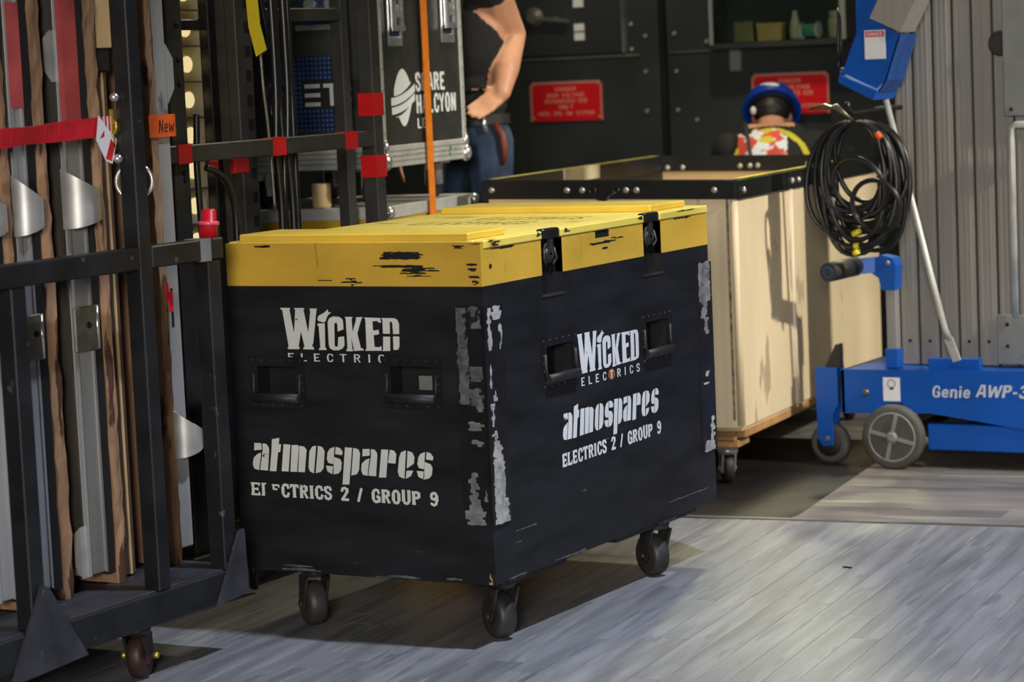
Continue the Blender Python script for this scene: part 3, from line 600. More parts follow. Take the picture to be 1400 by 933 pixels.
part(cr, 'bottom_skid', MB().box((-.10, .06, ZB-.018), (-.012, .42, ZB+.0), .003).box((-.10, .72, ZB-.018), (-.012, 1.25, ZB), .003), 'crate_black')
part(cr, 'screw_head', MB().lathe((0, .047, 1.02), (1, 0, 0), [(0, .007), (.002, .006)], 10), 'black_hole')
# casters
def caster(parent, x, y, ztop, rad, wid, ang, mw='caster_grey', ms='caster_steel', tread='rubber', offs=.03, local=False):
    """swivel caster: plate, fork, wheel; axle heading ang"""
    ca_, sa_ = math.cos(ang), math.sin(ang); ax = Vector((ca_, sa_, 0)); bk = Vector((-sa_, ca_, 0))
    c = Vector((x, y, rad)); piv = c-bk*offs
    f = MB().box((piv.x-.045, piv.y-.045, ztop-.008), (piv.x+.045, piv.y+.045, ztop)).lathe((piv.x, piv.y, ztop-.03), (0, 0, 1), [(0, .036), (.022, .04)], 16)
    for s_ in (-1, 1):
        o_ = ax*(s_*(wid/2+.006)); t = .004
        pts = [piv-bk*.03+Vector((0, 0, ztop-.03)), piv+bk*.035+Vector((0, 0, ztop-.03)), c+bk*.020+Vector((0, 0, .008)), c-bk*.014-Vector((0, 0, .016)), c-bk*.026+Vector((0, 0, .01))]
        for p_ in pts[:2]: p_.z = ztop-.03
        n = len(pts); A = [p_+o_-ax*t for p_ in pts]; B = [p_+o_+ax*t for p_ in pts]
        f.raw(A+B, [list(range(n)), [n+k for k in range(n)][::-1]]+[(k, (k+1) % n, n+(k+1) % n, n+k) for k in range(n)])
    f.cyl(c-ax*(wid/2+.016), c+ax*(wid/2+.016), .009, n=10)
    fk = part(parent, 'caster', f, ms, local=local)
    w2 = wid/2
    whl = part(fk, 'wheel', MB().lathe(c, ax, [(-w2, rad*.55), (-w2, rad*.86), (-w2*.8, rad*.96), (-w2*.3, rad), (w2*.3, rad), (w2*.8, rad*.96), (w2, rad*.86), (w2, rad*.55)], 32), tread)
    part(fk, 'hub', MB().lathe(c, ax, [(-w2-.002, rad*.2), (-w2-.002, rad*.3), (-w2+.004, rad*.58), (w2-.004, rad*.58), (w2+.002, rad*.3), (w2+.002, rad*.2)], 24), mw)
    return fk
for x_, y_, a_ in ((-.078, .145, .98), (-.672, .125, .90), (-.062, 1.040, 1.02), (-.70, 1.10, 1.0)):
    caster(cr, x_, y_, ZB, .063, .052, a_, mw='black_metal', tread='caster_grey')
# lettering on both faces, one part per letter
def letters(groups, fn, m):
    for g_ in groups: part(cr, 'letter', MB().flat(g_, fn), m)
lw = [WICKED[k] for k in ('W', 'i', 'C', 'K', 'E', 'D')]
letters(lw, lambda a, c: (a/1000, -.0009, c/1000), 'letter_front')
letters(lw[:5]+[WICKED['D']+WICKED['Dfill']], lambda a, c: (.0009, .504+(a+642)/1000*.992, .672+(c-794)/1000*.995), 'letter_white')
letters(chars('ELECTRIC', -.627, .764, .315, .022, 1.8, track=8.0), lambda a, c: (a, -.0009, c), 'letter_front')
letters(chars('ELECTRICS', .519, .638, .364, .024, 1.9, track=8.0), lambda a, c: (.0009, a, c+.006*(.9-a)), 'letter_white')
order = ['a', 't', 'm', 'o', 's', 'p', 'a2', 'r', 'e', 's2']
at = [ATMO[k] for k in order]
letters(at, lambda a, c: (a/1000, -.0009, c/1000), 'letter_front')
za = min(q[1] for p in ATMO['a'] for q in p); zs = min(q[1] for p in ATMO['s2'] for q in p)
letters(at, lambda a, c: (.0009, .401+(a+763)/1000*1.015, .503+(c-(za+(zs-za)*(a+763)/589))/1000*.98), 'letter_white')
g1 = chars('El', -.774, .386, .056, .036, 2.3, True)+chars('q', -.703, .384, .026, .036, 2.1, True)+chars('CTRICS 2 / GROUP 9', -.672, .386, .506, .036, 3.0, True, 1.1)
letters(g1, lambda a, c: (a, -.0009, c-.004*(a+.774)/.6), 'letter_front')
letters(chars('ELECTRICS 2 / GROUP 9', .392, .431, .612, .036, 3.0, True, 1.1), lambda a, c: (.0009, a, c+.008*(a-.392)/.612), 'letter_white')
# paint chips and smears: bare black patches with their own ragged outlines
def chip(x0, x1, z0, z1, seed, n=9, fill=.75):
    rr = random.Random(seed); out = []; h_ = (z1-z0)/n
    for i in range(n):
        a = x0+(x1-x0)*rr.uniform(0, 1-fill); c = x1-(x1-x0)*rr.uniform(0, 1-fill)
        k_ = max(2, int((c-a)/.012)); top = []; bot = []
        for j in range(k_+1):
            xx = a+(c-a)*j/k_; e_ = 0 if j in (0, k_) else 1
            top.append((xx, z0+h_*(i+1)+rr.uniform(-.2, .6)*h_*e_)); bot.append((xx, z0+h_*i-rr.uniform(-.2, .4)*h_*e_))
        out.append(bot+top[::-1])
    return out
def chips(parent, name, rows, fn, m):
    for r_ in rows: part(parent, name, MB().flat(chip(*r_), fn), m)
chips(cr, 'paint_chip', [(-.315, -.175, 1.042, 1.062, 1, 6, .88), (-.350, -.14, 1.020, 1.026, 2, 2, .8), (-.27, -.125, 1.003, 1.020, 3, 5, .45), (-.24, -.15, .996, 1.001, 4, 2, .5), (-.44, -.36, .972, .992, 5, 6, .35), (-.045, -.003, 1.010, 1.018, 6, 3, .6), (-.04, -.003, .992, .998, 7, 2, .7), (-.03, -.003, .974, .986, 8, 4, .4), (-.09, -.045, 1.070, 1.078, 9, 3, .5), (-.055, -.004, 1.025, 1.030, 10, 2, .6), (-.80, -.55, 1.076, 1.081, 12, 1, .3), (-.52, -.45, .984, .987, 13, 1, .6)], lambda a, c: (a, -.0006, c), 'black_hole')
chips(cr, 'paint_chip', [(.60, .80, 1.028, 1.036, 21, 3, .5), (.70, .82, 1.036, 1.041, 22, 2, .5), (.02, .25, 1.0605, 1.0655, 23, 2, .3), (1.12, 1.36, 1.0605, 1.0655, 24, 2, .4), (.66, .76, 1.012, 1.016, 25, 1, .5)], lambda a, c: (.0006, a, c), 'black_hole')
chips(lid, 'paint_chip', [(.02, .10, 1.072, 1.088, 26, 4, .4), (.28, .33, 1.078, 1.088, 27, 3, .5), (.45, .49, 1.078, 1.088, 28, 3, .5), (.90, .94, 1.078, 1.088, 29, 3, .5), (1.05, 1.34, 1.084, 1.0885, 30, 2, .3)], lambda a, c: (.0036, a, c), 'caster_steel')
BM = mat('bare_worn_metal', (.40, .40, .395), .5, .1, var=.22, scale=45, wear=((.02, .02, .022), .66, 40, (1, 1, 1)))
DM = mat('dull_scuffed_metal', (.115, .116, .12), .5, .1, var=.3, scale=40, wear=((.012, .012, .014), .58, 26, (1, 1, .8)))
RG = lambda a, c: (.0066, a, c); FG = lambda a, c: (a, -.0066, c)
chips(cr, 'bare_metal_patch', [(.004, .083, .338, .40, 31, 9, .88), (.004, .068, .40, .50, 36, 14, .86), (.004, .060, .50, .545, 32, 7, .8), (.006, .045, .545, .585, 37, 6, .6), (.003, .030, .60, .66, 33, 7, .5), (.002, .022, .70, .76, 38, 7, .45), (.02, .050, .665, .69, 39, 3, .5), (.004, .03, .80, .912, 34, 11, .6), (.028, .086, .88, .914, 35, 5, .75), (.06, .085, .80, .86, 40, 5, .4)], RG, BM)
chips(cr, 'bare_metal_patch', [(-.080, -.012, .338, .39, 41, 7, .75), (-.068, -.030, .39, .475, 42, 10, .6), (-.02, -.003, .40, .43, 45, 4, .5), (-.058, -.006, .590, .612, 43, 4, .7), (-.05, -.01, .548, .565, 46, 3, .5), (-.03, -.006, .64, .67, 47, 4, .5)], FG, mat('grey_bare_metal', (.19, .19, .195), .5, .1, var=.25, scale=40))
chips(cr, 'dull_metal_patch', [(-.083, -.045, .66, .916, 51, 24, .85), (-.05, -.004, .86, .916, 52, 7, .8), (-.05, -.004, .72, .76, 53, 6, .8), (-.06, -.004, .655, .70, 54, 6, .7)], FG, DM)
chips(cr, 'dull_metal_patch', [(L_-.090, L_-.004, .80, .917, 61, 12, .9), (L_-.085, L_-.02, .74, .80, 62, 7, .55), (L_-.06, L_-.02, .70, .74, 63, 4, .5)], RG, mat('worn_grey_metal', (.20, .20, .205), .5, .1, var=.3, scale=40))
chips(cr, 'bare_metal_patch', [(L_-.07, L_-.03, .57, .585, 64, 2, .6), (L_-.085, L_-.03, .545, .55, 65, 1, .6), (L_-.085, L_-.005, .338, .37, 66, 5, .8), (L_-.04, L_-.006, .37, .44, 67, 7, .5)], RG, BM)
SCF = mat('edge_scuff', (.085, .09, .10), .6, var=.3, scale=40)
chips(cr, 'edge_scuff', [(-.70, -.52, .181, .188, 71, 2, .7), (-.68, -.55, .192, .195, 72, 1, .6), (-.36, -.20, .180, .186, 73, 2, .6), (-.22, -.06, .184, .188, 74, 1, .5), (-.40, -.30, .178, .180, 75, 1, .5)], lambda a, c: (a, -.0006, c), SCF)
chips(cr, 'edge_scuff', [(.02, .30, .178, .182, 76, 1, .5), (.30, .56, .178, .183, 77, 2, .4), (.06, .24, .30, .303, 78, 1, .6), (1.02, 1.36, .222, .225, 79, 1, .6), (.50, .53, .345, .352, 80, 2, .6), (.10, .16, .268, .271, 81, 1, .5), (.62, .70, .47, .472, 82, 1, .5)], lambda a, c: (.0006, a, c), SCF)
chips(cr, 'bare_wood_corner', [(-.022, -.001, .178, .205, 51, 5, .35)], lambda a, c: (a, -.0007, c), 'bin_lumber')
part(cr, 'orange_sticker', MB().flat([[(.705+.022*math.cos(t_*.5236), .652+.016*math.sin(t_*.5236)) for t_ in range(12)]], lambda a, c: (.0006, a, c)), mat('orange_residue', srgb(150, 90, 40), .6))

solo('tape_scrap', MB().prism([(.440, 1.305), (.466, 1.298), (.470, 1.306), (.446, 1.314)], lambda a, c: (a, c, .0002), lambda a, c: (a, c, .004)), 'black_hole', 'tiny black tape scrap lying on the grey stage boards', 'scrap')

# ================================================================== PANEL CART (left)
XF = -.66
ct = thing('panel_cart', (-1.3, -.68, 0), 'black steel panel cart with open end frame and triangular gussets', 'cart')
def post(x1, y0, y1, z0, z1, s=.05): return part(ct, 'post', MB().box((x1-s, y0, z0), (x1, y1, z1), .003), 'cart_black')
post(XF-.004, -1.074, -1.020, .235, 1.066); post(XF-.004, -.288, -.232, .235, 1.066); post(XF, -.580, -.530, .235, 2.15)
part(ct, 'top_rail', MB().box((XF-.05, -1.30, 1.066), (XF+.001, -.581, 1.122), .003), 'cart_black')
part(ct, 'top_rail', MB().box((XF-.05, -.529, 1.066), (XF+.001, -.222, 1.122), .003), 'cart_black')
part(ct, 'worn_tape', MB().box((XF-.052, -.325, 1.064), (XF+.0025, -.280, 1.1235)), 'plate_grey')
part(ct, 'end_beam', MB().box((XF-.075, -1.34, .150), (XF, -.205, .235), .005), 'cart_black')
part(ct, 'deck', MB().box((-1.95, -1.32, .195), (XF-.075, -.21, .233), .003), 'cart_deck')
part(ct, 'beam_cap', MB().box((XF-.20, -1.33, .2332), (XF-.012, -.215, .2375), .002), 'cart_deck')
part(ct, 'rear_beam', MB().box((-1.97, -1.32, .150), (-1.90, -.21, .235), .004), 'cart_black')
for y0 in (-1.074, -.288): part(ct, 'post', MB().box((-1.96, y0, .235), (-1.91, y0+.05, 1.9), .003), 'cart_black')
part(ct, 'side_beam', MB().box((-1.90, -.26, .150), (XF-.075, -.21, .195)), 'cart_black')
part(ct, 'side_beam', MB().box((-1.90, -1.34, .150), (XF-.075, -1.28, .195)), 'cart_black')
def gusset(poly): return part(ct, 'gusset', MB().prism(poly, lambda a, c: (XF+.001, a, c), lambda a, c: (XF+.010, a, c)), 'cart_deck')
gusset([(-1.175, .125), (-.890, .140), (-1.022, .335), (-1.045, .345)]); gusset([(-.345, .150), (-.205, .162), (-.212, .335), (-.235, .33)])
caster(ct, -.745, -.57, .150, .060, .042, .35, mw='leather', ms='caster_steel', tread=mat('maroon_caster_tread', srgb(50, 30, 27), .5, var=.2), offs=.02)
for s_ in (-1, 1):
    an_ = Vector((-.745, -.57, .060))+Vector((math.cos(.35), math.sin(.35), 0))*(s_*.038); part(ct, 'axle_nut', MB().lathe(an_, (s_*math.cos(.35), s_*math.sin(.35), 0), [(0, .009), (.010, .009), (.012, .006)], 6), 'brass')
caster(ct, -.76, -1.1, .150, .060, .042, .4, mw='leather', ms='caster_steel', tread=M['rubber'], offs=.02)
for y_ in (-.35, -1.15): caster(ct, -1.84, y_, .150, .060, .042, .2, mw='leather', ms='caster_steel', tread=M['rubber'], offs=.02)
# eye bolts, shackle ring and hook plate on the tall post
for z_ in (1.505, 1.350): part(ct, 'acorn_bolt', MB().lathe((XF-.045, -.5805, z_), (0, -1, 0), [(0, .012), (.008, .013), (.016, .009), (.02, .003)], 14), 'chrome')
part(ct, 'lashing_ring', MB().ring((-.728, -.498, 1.287), (.55, -.83, 0), .046, .0052, 26, 8), 'chrome')
part(ct, 'hook_plate', MB().ring((XF-.055, -.592, 1.43), (.2, 1, 0), .017, .004, 16, 6).bar((XF-.055, -.592, 1.38), (XF-.055, -.592, 1.475), .010, .006), 'brass')

# stage panels standing on edge in the cart; each: extrusion, black side, ragged plywood skin
XE = -.83
def ragged(y0, y1, z0, z1, x1, seed, depth=1.0):
    rr = random.Random(seed); n = 46; q = MB(); vs = []; fs = []
    for i in range(n+1):
        z = z0+(z1-z0)*i/n; j = lambda s: rr.uniform(-s, s)
        vs += [(x1-depth, y0, z), (x1+j(.003), y0+j(.004), z), (x1+.003+j(.004), (y0+y1)/2+j(.005), z), (x1+j(.003), y1+j(.003), z), (x1-depth, y1, z)]
    for i in range(n):
        for k in range(4): fs.append((5*i+k, 5*i+k+1, 5*i+5+k+1, 5*i+5+k))
        fs.append((5*i+4, 5*i, 5*i+5, 5*i+9))
    fs += [(0, 1, 2, 3, 4), tuple(5*n+k for k in (4, 3, 2, 1, 0))]
    return q.raw(vs, fs)
def cup(y0, y1, z0, z1, x0):
    """angle-cut half pipe socket welded to an extrusion, opening upward"""
    q = MB(); n = 20; yc = (y0+y1)/2; ry = (y1-y0)/2; t = .007
    def col(k, rr):
        a = math.pi*k/n; c_, s_ = math.cos(a), math.sin(a); yy = yc-c_*(ry-rr); xx = x0+s_*(ry*1.05-rr)
        return (xx, yy, z0+.030*(1-c_)/2), (xx, yy, z1-.052*(1-c_)/2-.026*s_)
    for rr in (0, t):
        vs = [p_ for k in range(n+1) for p_ in col(k, rr)]; q.raw(vs, [(2*k, 2*k+2, 2*k+3, 2*k+1) for k in range(n)], True)
    for e_ in (0, 1):
        vs = [p_ for k in range(n+1) for p_ in (col(k, 0)[e_], col(k, t)[e_])]; q.raw(vs, [(2*k, 2*k+2, 2*k+3, 2*k+1) for k in range(n)])
    return q
def panel(ya, yb, yc, yd, label, z0=.238, ztop=2.1, red=None, plates=True, cupz=(1.19, 1.335), flip=False, seed=1, bracket=(), cupx=0.02, name='stage_panel'):
    """alu ya..yb, wood yc..yd (front edge at XE)"""
    r = thing(name, (-1.3, (min(ya, yc)+max(yb, yd))/2, z0), label, 'panel', group='stage panels in the cart')
    zb = z0+.038
    part(r, 'extrusion', MB().box((-1.85, ya, zb), (XE-.008, yb, ztop), .004), 'alu')
    if not flip: part(r, 'extrusion_lip', MB().box((XE-.008, ya, zb), (XE-.002, ya+.012, ztop)).box((XE-.008, yb-.008, zb), (XE-.004, yb, ztop)), 'alu')
    lo, hi = (yb, yc) if not flip else (yd, ya)
    if hi-lo > .004: part(r, 'black_core', MB().box((-1.86, lo, z0+.03), (XE-.005, hi, ztop-.01)), 'deck_black')
    part(r, 'plywood_skin', ragged(yc, yd, z0, ztop, XE, seed), 'ply_edge')
    if not flip: part(r, 'underside_sheet', MB().box((-1.84, ya-.007, zb+.02), (XE-.010, ya-.0005, ztop)), 'ply_face')
    if red: part(r, 'red_paint', MB().box((XE-.006, ya+.001, red[0]), (XE-.0012, yb-.001, red[1])), 'alu_red')
    for cz in cupz and [cupz]:
        part(r, 'leg_socket', cup(ya-.012, yb+.028, cz[0], cz[1], XE-.006), 'alu_cast')
    if plates:
        h_ = part(r, 'hinge_plate', MB().box((XE-.006, ya-.002, .858), (XE+.004, yb+.012, .975), .004), 'steel_plate')
        part(h_, 'screw', MB().lathe((XE+.004, (ya+yb)/2+.012, .925), (1, 0, 0), [(0, .009), (.003, .008), (.0031, .004), (.001, .003)], 12), 'black_hole')
        part(h_, 'edge_roll', MB().cyl((XE+.001, yb+.010, .86), (XE+.001, yb+.010, .973), .006, n=10), 'chrome')
    for bz0, bz1 in bracket:
        ch = MB(); y_ = ya-.001; pol = [(XE-.005, bz0+.02), (XE-.05, bz0), (XE-.095, bz0+.03), (XE-.095, bz1-.03), (XE-.05, bz1), (XE-.005, bz1-.01)]
        ch.prism([(XE-.006, bz0), (XE-.028, bz0+.03), (XE-.028, bz1-.02), (XE-.006, bz1)], lambda a, c: (a, ya-.022, c), lambda a, c: (a, ya, c))
        part(r, 'corner_bracket', ch, 'alu_cast')
    return r
panel(-.998, -.930, -.896, -.862, 'stage panel nearest the cart corner post with hidden hinge plate', seed=11, plates=False, cupz=(1.170, 1.318))
panel(-.838, -.787, -.752, -.714, 'stage panel with dark red sprayed extrusion and thick chipped plywood edge', seed=12, red=(1.49, 1.75), cupz=(1.172, 1.325))
panel(-.648, -.567, -.534, -.496, 'stage panel with wide pink-red sprayed extrusion under the red strap', seed=13, red=(1.43, 1.80), cupz=(1.176, 1.330), bracket=((1.55, 1.68), (.275, .41)))
panel(-.250, -.190, -.286, -.256, 'stage panel with pale face and orange tape behind the tall cart post', seed=14, cupz=(.525, .66), plates=False, flip=True)
r4 = [o for o in COL.objects if o.name.startswith('stage_panel') and o.parent is None][-1]
part(r4, 'trim_block', MB().prism([(-.190, 1.48), (-.160, 1.52), (-.160, 1.60), (-.190, 1.64)], lambda a, c: (XE-.04, a, c), lambda a, c: (XE-.008, a, c)), 'alu')
tp = part(r4, 'orange_tape', MB().box((XE+.006, -.300, 1.392), (XE+.0075, -.185, 1.452)).box((XE-.05, -.1895, 1.392), (XE+.0075, -.188, 1.452)), 'orange_tape')
part(tp, 'tape_lettering', MB().flat(text('New', -.262, 1.404, .068, .034, 1.8, shear=.12), lambda a, c: (XE+.0082, a, c)), 'black_hole')
part(r4, 'slot', MB().box((XE-.007, -.232, .88), (XE-.0065, -.222, .985)), 'black_hole')
# loose boards between the panels, stacked behind the tall post
sh = solo('plywood_board', MB().box((-1.6, -.486, .238), (XE-.045, -.402, 1.572), .002), 'brown_ply', 'dark brown plywood board slotted between stage panels', 'plywood')
part(sh, 'edge_band', MB().box((XE-.046, -.428, .24), (XE-.042, -.419, 1.57)), 'pale_ply')
part(sh, 'edge_band', MB().box((XE-.046, -.487, .24), (XE-.040, -.470, 1.57)), 'ply_edge')
solo('spacer_block', MB().box((-1.5, -.486, 1.573), (XE-.03, -.402, 1.632), .003), 'deck_black', 'black spacer block between the brown and pale boards', 'block')
pb = solo('pale_board', MB().box((-1.5, -.490, 1.633), (XE-.02, -.402, 2.1), .002), 'pale_ply', 'pale plywood board above the black spacer block', 'plywood')
part(pb, 'edge_band', MB().box((XE-.021, -.4705, 1.633), (XE-.018, -.467, 2.1)), 'ply_edge')

# red lashing strap with care tag
def ribbon(pts, w, t, up=(0, 0, 1), twist=None):
    q = MB(); vs = []; n = len(pts)
    for i, p in enumerate(pts):
        p = Vector(p); d = (Vector(pts[min(i+1, n-1)])-Vector(pts[max(i-1, 0)])).normalized(); u = Vector(up)
        if twist: u = Matrix.Rotation(twist[i], 3, d) @ u
        u = (u-d*u.dot(d)).normalized(); s_ = d.cross(u)
        ww = w[i] if isinstance(w, list) else w
        vs += [p+u*ww/2+s_*t/2, p-u*ww/2+s_*t/2, p-u*ww/2-s_*t/2, p+u*ww/2-s_*t/2]
    fs = []
    for i in range(n-1):
        for k in range(4): fs.append((4*i+k, 4*i+(k+1) % 4, 4*i+4+(k+1) % 4, 4*i+4+k))
    fs += [(0, 1, 2, 3), tuple(4*n-4+k for k in (3, 2, 1, 0))]
    return q.raw(vs, fs)
pts = []; tw = []
for i in range(25):
    f = i/24; pts.append((-.735+.018*f, -1.025+f*.430, 1.418+.016*f)); tw.append(math.radians(30)*math.exp(-((f-.30)/.22)**2))
pts = [(-1.55, -1.0085, 1.41), (-1.2, -1.0095, 1.412), (-.84, -1.011, 1.415), (-.77, -1.024, 1.416)]+pts[1:]; tw = [0, 0, 0, 0]+tw[1:]
rs = thing('lashing_strap', (-.75, -1.0, 1.37), 'red webbing lashing strap stretched across the stage panels', 'strap')
part(rs, 'webbing', ribbon(pts, .050, .0025, twist=tw), 'red_web')
tg = part(rs, 'care_tag', MB().prism([(-.648, 1.462), (-.618, 1.430), (-.580, 1.398), (-.604, 1.338), (-.628, 1.346), (-.662, 1.400)], lambda a, c: (-.712, a, c), lambda a, c: (-.7105, a, c)), 'tag_white')
part(tg, 'tag_print', MB().flat([[(-.630, 1.352), (-.606, 1.344), (-.590, 1.385), (-.605, 1.402)], [(-.650, 1.402), (-.630, 1.408), (-.630, 1.424)]], lambda a, c: (-.7100, a, c)), 'red_tape')
for k in range(3): part(rs, 'stitching', MB().box((-.7155, -.625+.014*k, 1.415), (-.7145, -.620+.014*k, 1.458)), 'letter_front')

# ================================================================== CABLE RACK behind the cart
XR = -1.15; ZR = 1.353
rk = thing('cable_rack', (-1.3, .8, 0), 'dark steel cable rack with red-taped guard rail beside the flight cases', 'rack')
def rpost(name, x, y, s, z0, z1): return part(rk, name, MB().box((x-s/2, y-s/2, z0), (x+s/2, y+s/2, z1), .003), 'rack_steel')
gr_ = part(rk, 'guard_rail', MB().box((XR-.04, .20, ZR-.052), (XR-.001, 1.311, ZR), .003), 'rack_steel')
for ya in (.252, .735, 1.140): part(gr_, 'tape_band', MB().box((XR-.042, ya, ZR-.054), (XR+.002, ya+.066, ZR+.002)), 'red_tape')
P4 = rpost('post', XR-.027, 1.338, .054, .14, 2.1)
for z0, z1 in ((1.20, 1.272), (1.40, 1.474)): part(P4, 'tape_band', MB().box((XR-.057, 1.307, z0), (XR+.003, 1.369, z1)), 'red_tape')
P1 = rpost('post', -1.215, .305, .075, .14, 2.1)
for z_ in (1.03, 1.25, 1.27, 1.53, 1.60, 1.70): part(P1, 'bolt', MB().lathe((-1.177, .315, z_), (1, 0, 0), [(0, .008), (.006, .007)], 8), 'black_metal')
rpost('post', -1.525, 1.700, .046, .14, 2.1)
part(rk, 'cross_bar', MB().box((-1.54, 1.02, 1.722), (-1.50, 1.678, 1.765), .003), 'rack_steel')
pc = part(rk, 'slotted_channel', MB().box((-1.37, .820, .14), (-1.33, .905, 2.1), .003).box((-1.405, .820, .14), (-1.37, .826, 2.1)), 'rack_steel')
for k in range(16): part(pc, 'slot', MB().box((-1.331, .866, .92+.076*k), (-1.3275, .890, .955+.076*k)), 'slot_black')
for y0 in (.802, .858): part(rk, 'side_channel', MB().box((-1.47, y0, .14), (-1.42, y0+.045, 2.1), .003), 'black_metal')
part(rk, 'olive_trim', MB().box((-1.42, .872, .14), (-1.417, .881, 2.1)), 'steel_plate')
part(rk, 'base_frame', MB().box((-1.56, .22, .10), (XR, 1.73, .142), .004), 'rack_steel')
part(rk, 'red_clip', MB().box((-1.345, .77, 1.245), (-1.325, .85, 1.292), .004), 'red_tape')
part(rk, 'red_clip', MB().box((-1.345, .64, 1.262), (-1.325, .69, 1.295), .004), 'red_tape')
for x_, y_ in ((XR-.06, .30), (XR-.06, 1.58), (-1.50, .30), (-1.50, 1.58)): caster(rk, x_, y_, .10, .04, .03, .3, offs=.01)
# upright strip light with square reflector cells
sl = thing('strip_light', (-1.47, .73, .142), 'upright strip light with a column of cream reflector cells in the rack', 'light fixture')
xs, y0, y1 = -1.45, .690, .800
part(sl, 'housing', MB().box((xs-.10, y0-.02, .142), (xs-.040, y1+.008, 2.1), .003).box((xs-.08, y1+.001, .142), (xs-.003, y1+.009, 2.1)), 'black_metal')
for k in range(9):
    z0 = .985+.1105*k; q = MB(); n = 6; vs = []; fs = []
    for i in range(n+1):
        for j in range(n+1):
            u, v = i/n*2-1, j/n*2-1; dp = .03*(1-u**2)*(1-v**2)
            vs.append((xs-.004-dp, y0+(y1-y0)*i/n, z0+.106*j/n))
    for i in range(n):
        for j in range(n): a = i*(n+1)+j; fs.append((a, a+1, a+n+2, a+n+1))
    q.raw(vs, fs, True); cell = part(sl, 'reflector_cell', q, 'cream')
    part(cell, 'lamp_lens', MB().sphere((xs-.026, (y0+y1)/2+.012, z0+.053), .027, (.35, 1, 1)), 'lens')
    part(sl, 'cell_divider', MB().box((xs-.012, y0, z0+.106), (xs, y1, z0+.1105)), 'cell_frame')
part(sl, 'yoke_bar', MB().box((xs+.003, y0-.02, 1.695), (xs+.02, y1+.06, 1.728), .003), 'black_metal')
# hanging cables on the rack
def hang(name, pts, r, m, label, cat='cable', smooth=5, n=8, group=None):
    P = [Vector(p) for p in pts]; out = []
    for i in range(len(P)-1):
        p0 = P[max(i-1, 0)]; p1 = P[i]; p2 = P[i+1]; p3 = P[min(i+2, len(P)-1)]
        for k in range(smooth):
            t = k/smooth; out.append(.5*((2*p1)+(-p0+p2)*t+(2*p0-5*p1+4*p2-p3)*t*t+(-p0+3*p1-3*p2+p3)*t**3))
    out.append(P[-1]); return solo(name, MB().tube(out, r, n), m, label, cat, group)
XC = -1.30
LB = ['thick black cable hanging directly beside the slotted channel', 'thin black cable hanging between two thicker cables', 'thick wavy black cable behind the small cable loop', 'straight thin black cable hung farthest from the slotted channel']
for k, (ya, dy, rr) in enumerate(((.972, .006, .013), (1.002, -.004, .010), (1.036, .006, .013), (1.066, .0, .010))):
    hang('hanging_cable', [(XC, ya, 2.0), (XC, ya+dy, 1.75), (XC, ya+dy*1.3, 1.5), (XC, ya-dy, 1.3), (XC, ya+dy, 1.1), (XC, ya-dy, .6), (XC, ya, .145)], rr, 'cable_black', LB[k], group='black cables hung on the rack')
hang('hanging_cable', [(-1.50, 1.09, 1.95), (-1.495, 1.09, 1.80), (-1.47, 1.10, 1.66), (-1.47, 1.14, 1.62), (-1.47, 1.19, 1.66), (-1.495, 1.20, 1.80), (-1.50, 1.20, 1.95)], .010, 'cable_black', 'black cable bight hanging below the rack cross bar', group='black cables hung on the rack')
solo('cable_loop', MB().ring((XC-.05, 1.05, 1.47), (1, -.4, 0), .045, .008, 22, 8).ring((XC-.045, 1.07, 1.43), (1, -.3, .1), .042, .008, 22, 8), 'cable_black', 'small coiled loop of black cable on the rack', 'cable')
hang('tie_line', [(-1.255, .842, 1.615), (-1.255, .848, 1.5), (-1.255, .860, 1.4), (-1.255, .868, 1.3), (-1.255, .875, 1.12)], .005, 'steel_plate', 'thin pale tie line below the yellow ribbon', 'rope')
solo('marker_ribbon', ribbon([(-1.25, .800, 2.1), (-1.25, .803, 1.80), (-1.25, .810, 1.70), (-1.25, .840, 1.615)], .060, .002, up=(0, 1, 0)), 'yellow_tape', 'yellow marker ribbon hanging on the rack', 'ribbon')
hang('hanging_cable', [(-1.165, .372, 1.44), (-1.165, .368, 1.38), (-1.165, .36, 1.28), (-1.165, .37, 1.0), (-1.165, .38, .6), (-1.165, .37, .145)], .010, 'cable_black', 'black cable running down beside the bolted rack post', group='black cables hung on the rack')
hang('hanging_cable', [(-1.11, .33, 1.285), (-1.10, .365, 1.27), (-1.10, .42, 1.23), (-1.10, .45, 1.15), (-1.10, .45, 1.0), (-1.10, .44, .5), (-1.10, .44, .012)], .011, 'cable_black', 'bent black cable arching under the guard rail end', group='black cables hung on the rack')
# red power connector on its cable, resting on the cart rail end
pl = thing('power_connector', (-.69, -.245, 1.123), 'red industrial power connector standing on the cart rail end', 'connector')
part(pl, 'plug_body', MB().lathe((-.69, -.245, 1.123), (.05, .05, 1), [(0, .024), (.03, .025), (.036, .028), (.042, .0265), (.046, .021), (.072, .020), (.076, .014)], 18), 'red_plastic')
part(pl, 'plug_band', MB().lathe((-.69, -.245, 1.123), (.05, .05, 1), [(.034, .0285), (.036, .0292), (.041, .0282), (.043, .0268)], 18), mat('pink_red_plastic', srgb(224, 90, 110), .3))
solo('name_tag', MB().box((-.742, -.366, .935), (-.739, -.350, .99)).box((-.742, -.378, .965), (-.739, -.366, 1.012)), 'red_web', 'small red and grey tag hanging under the cart rail', 'tag')

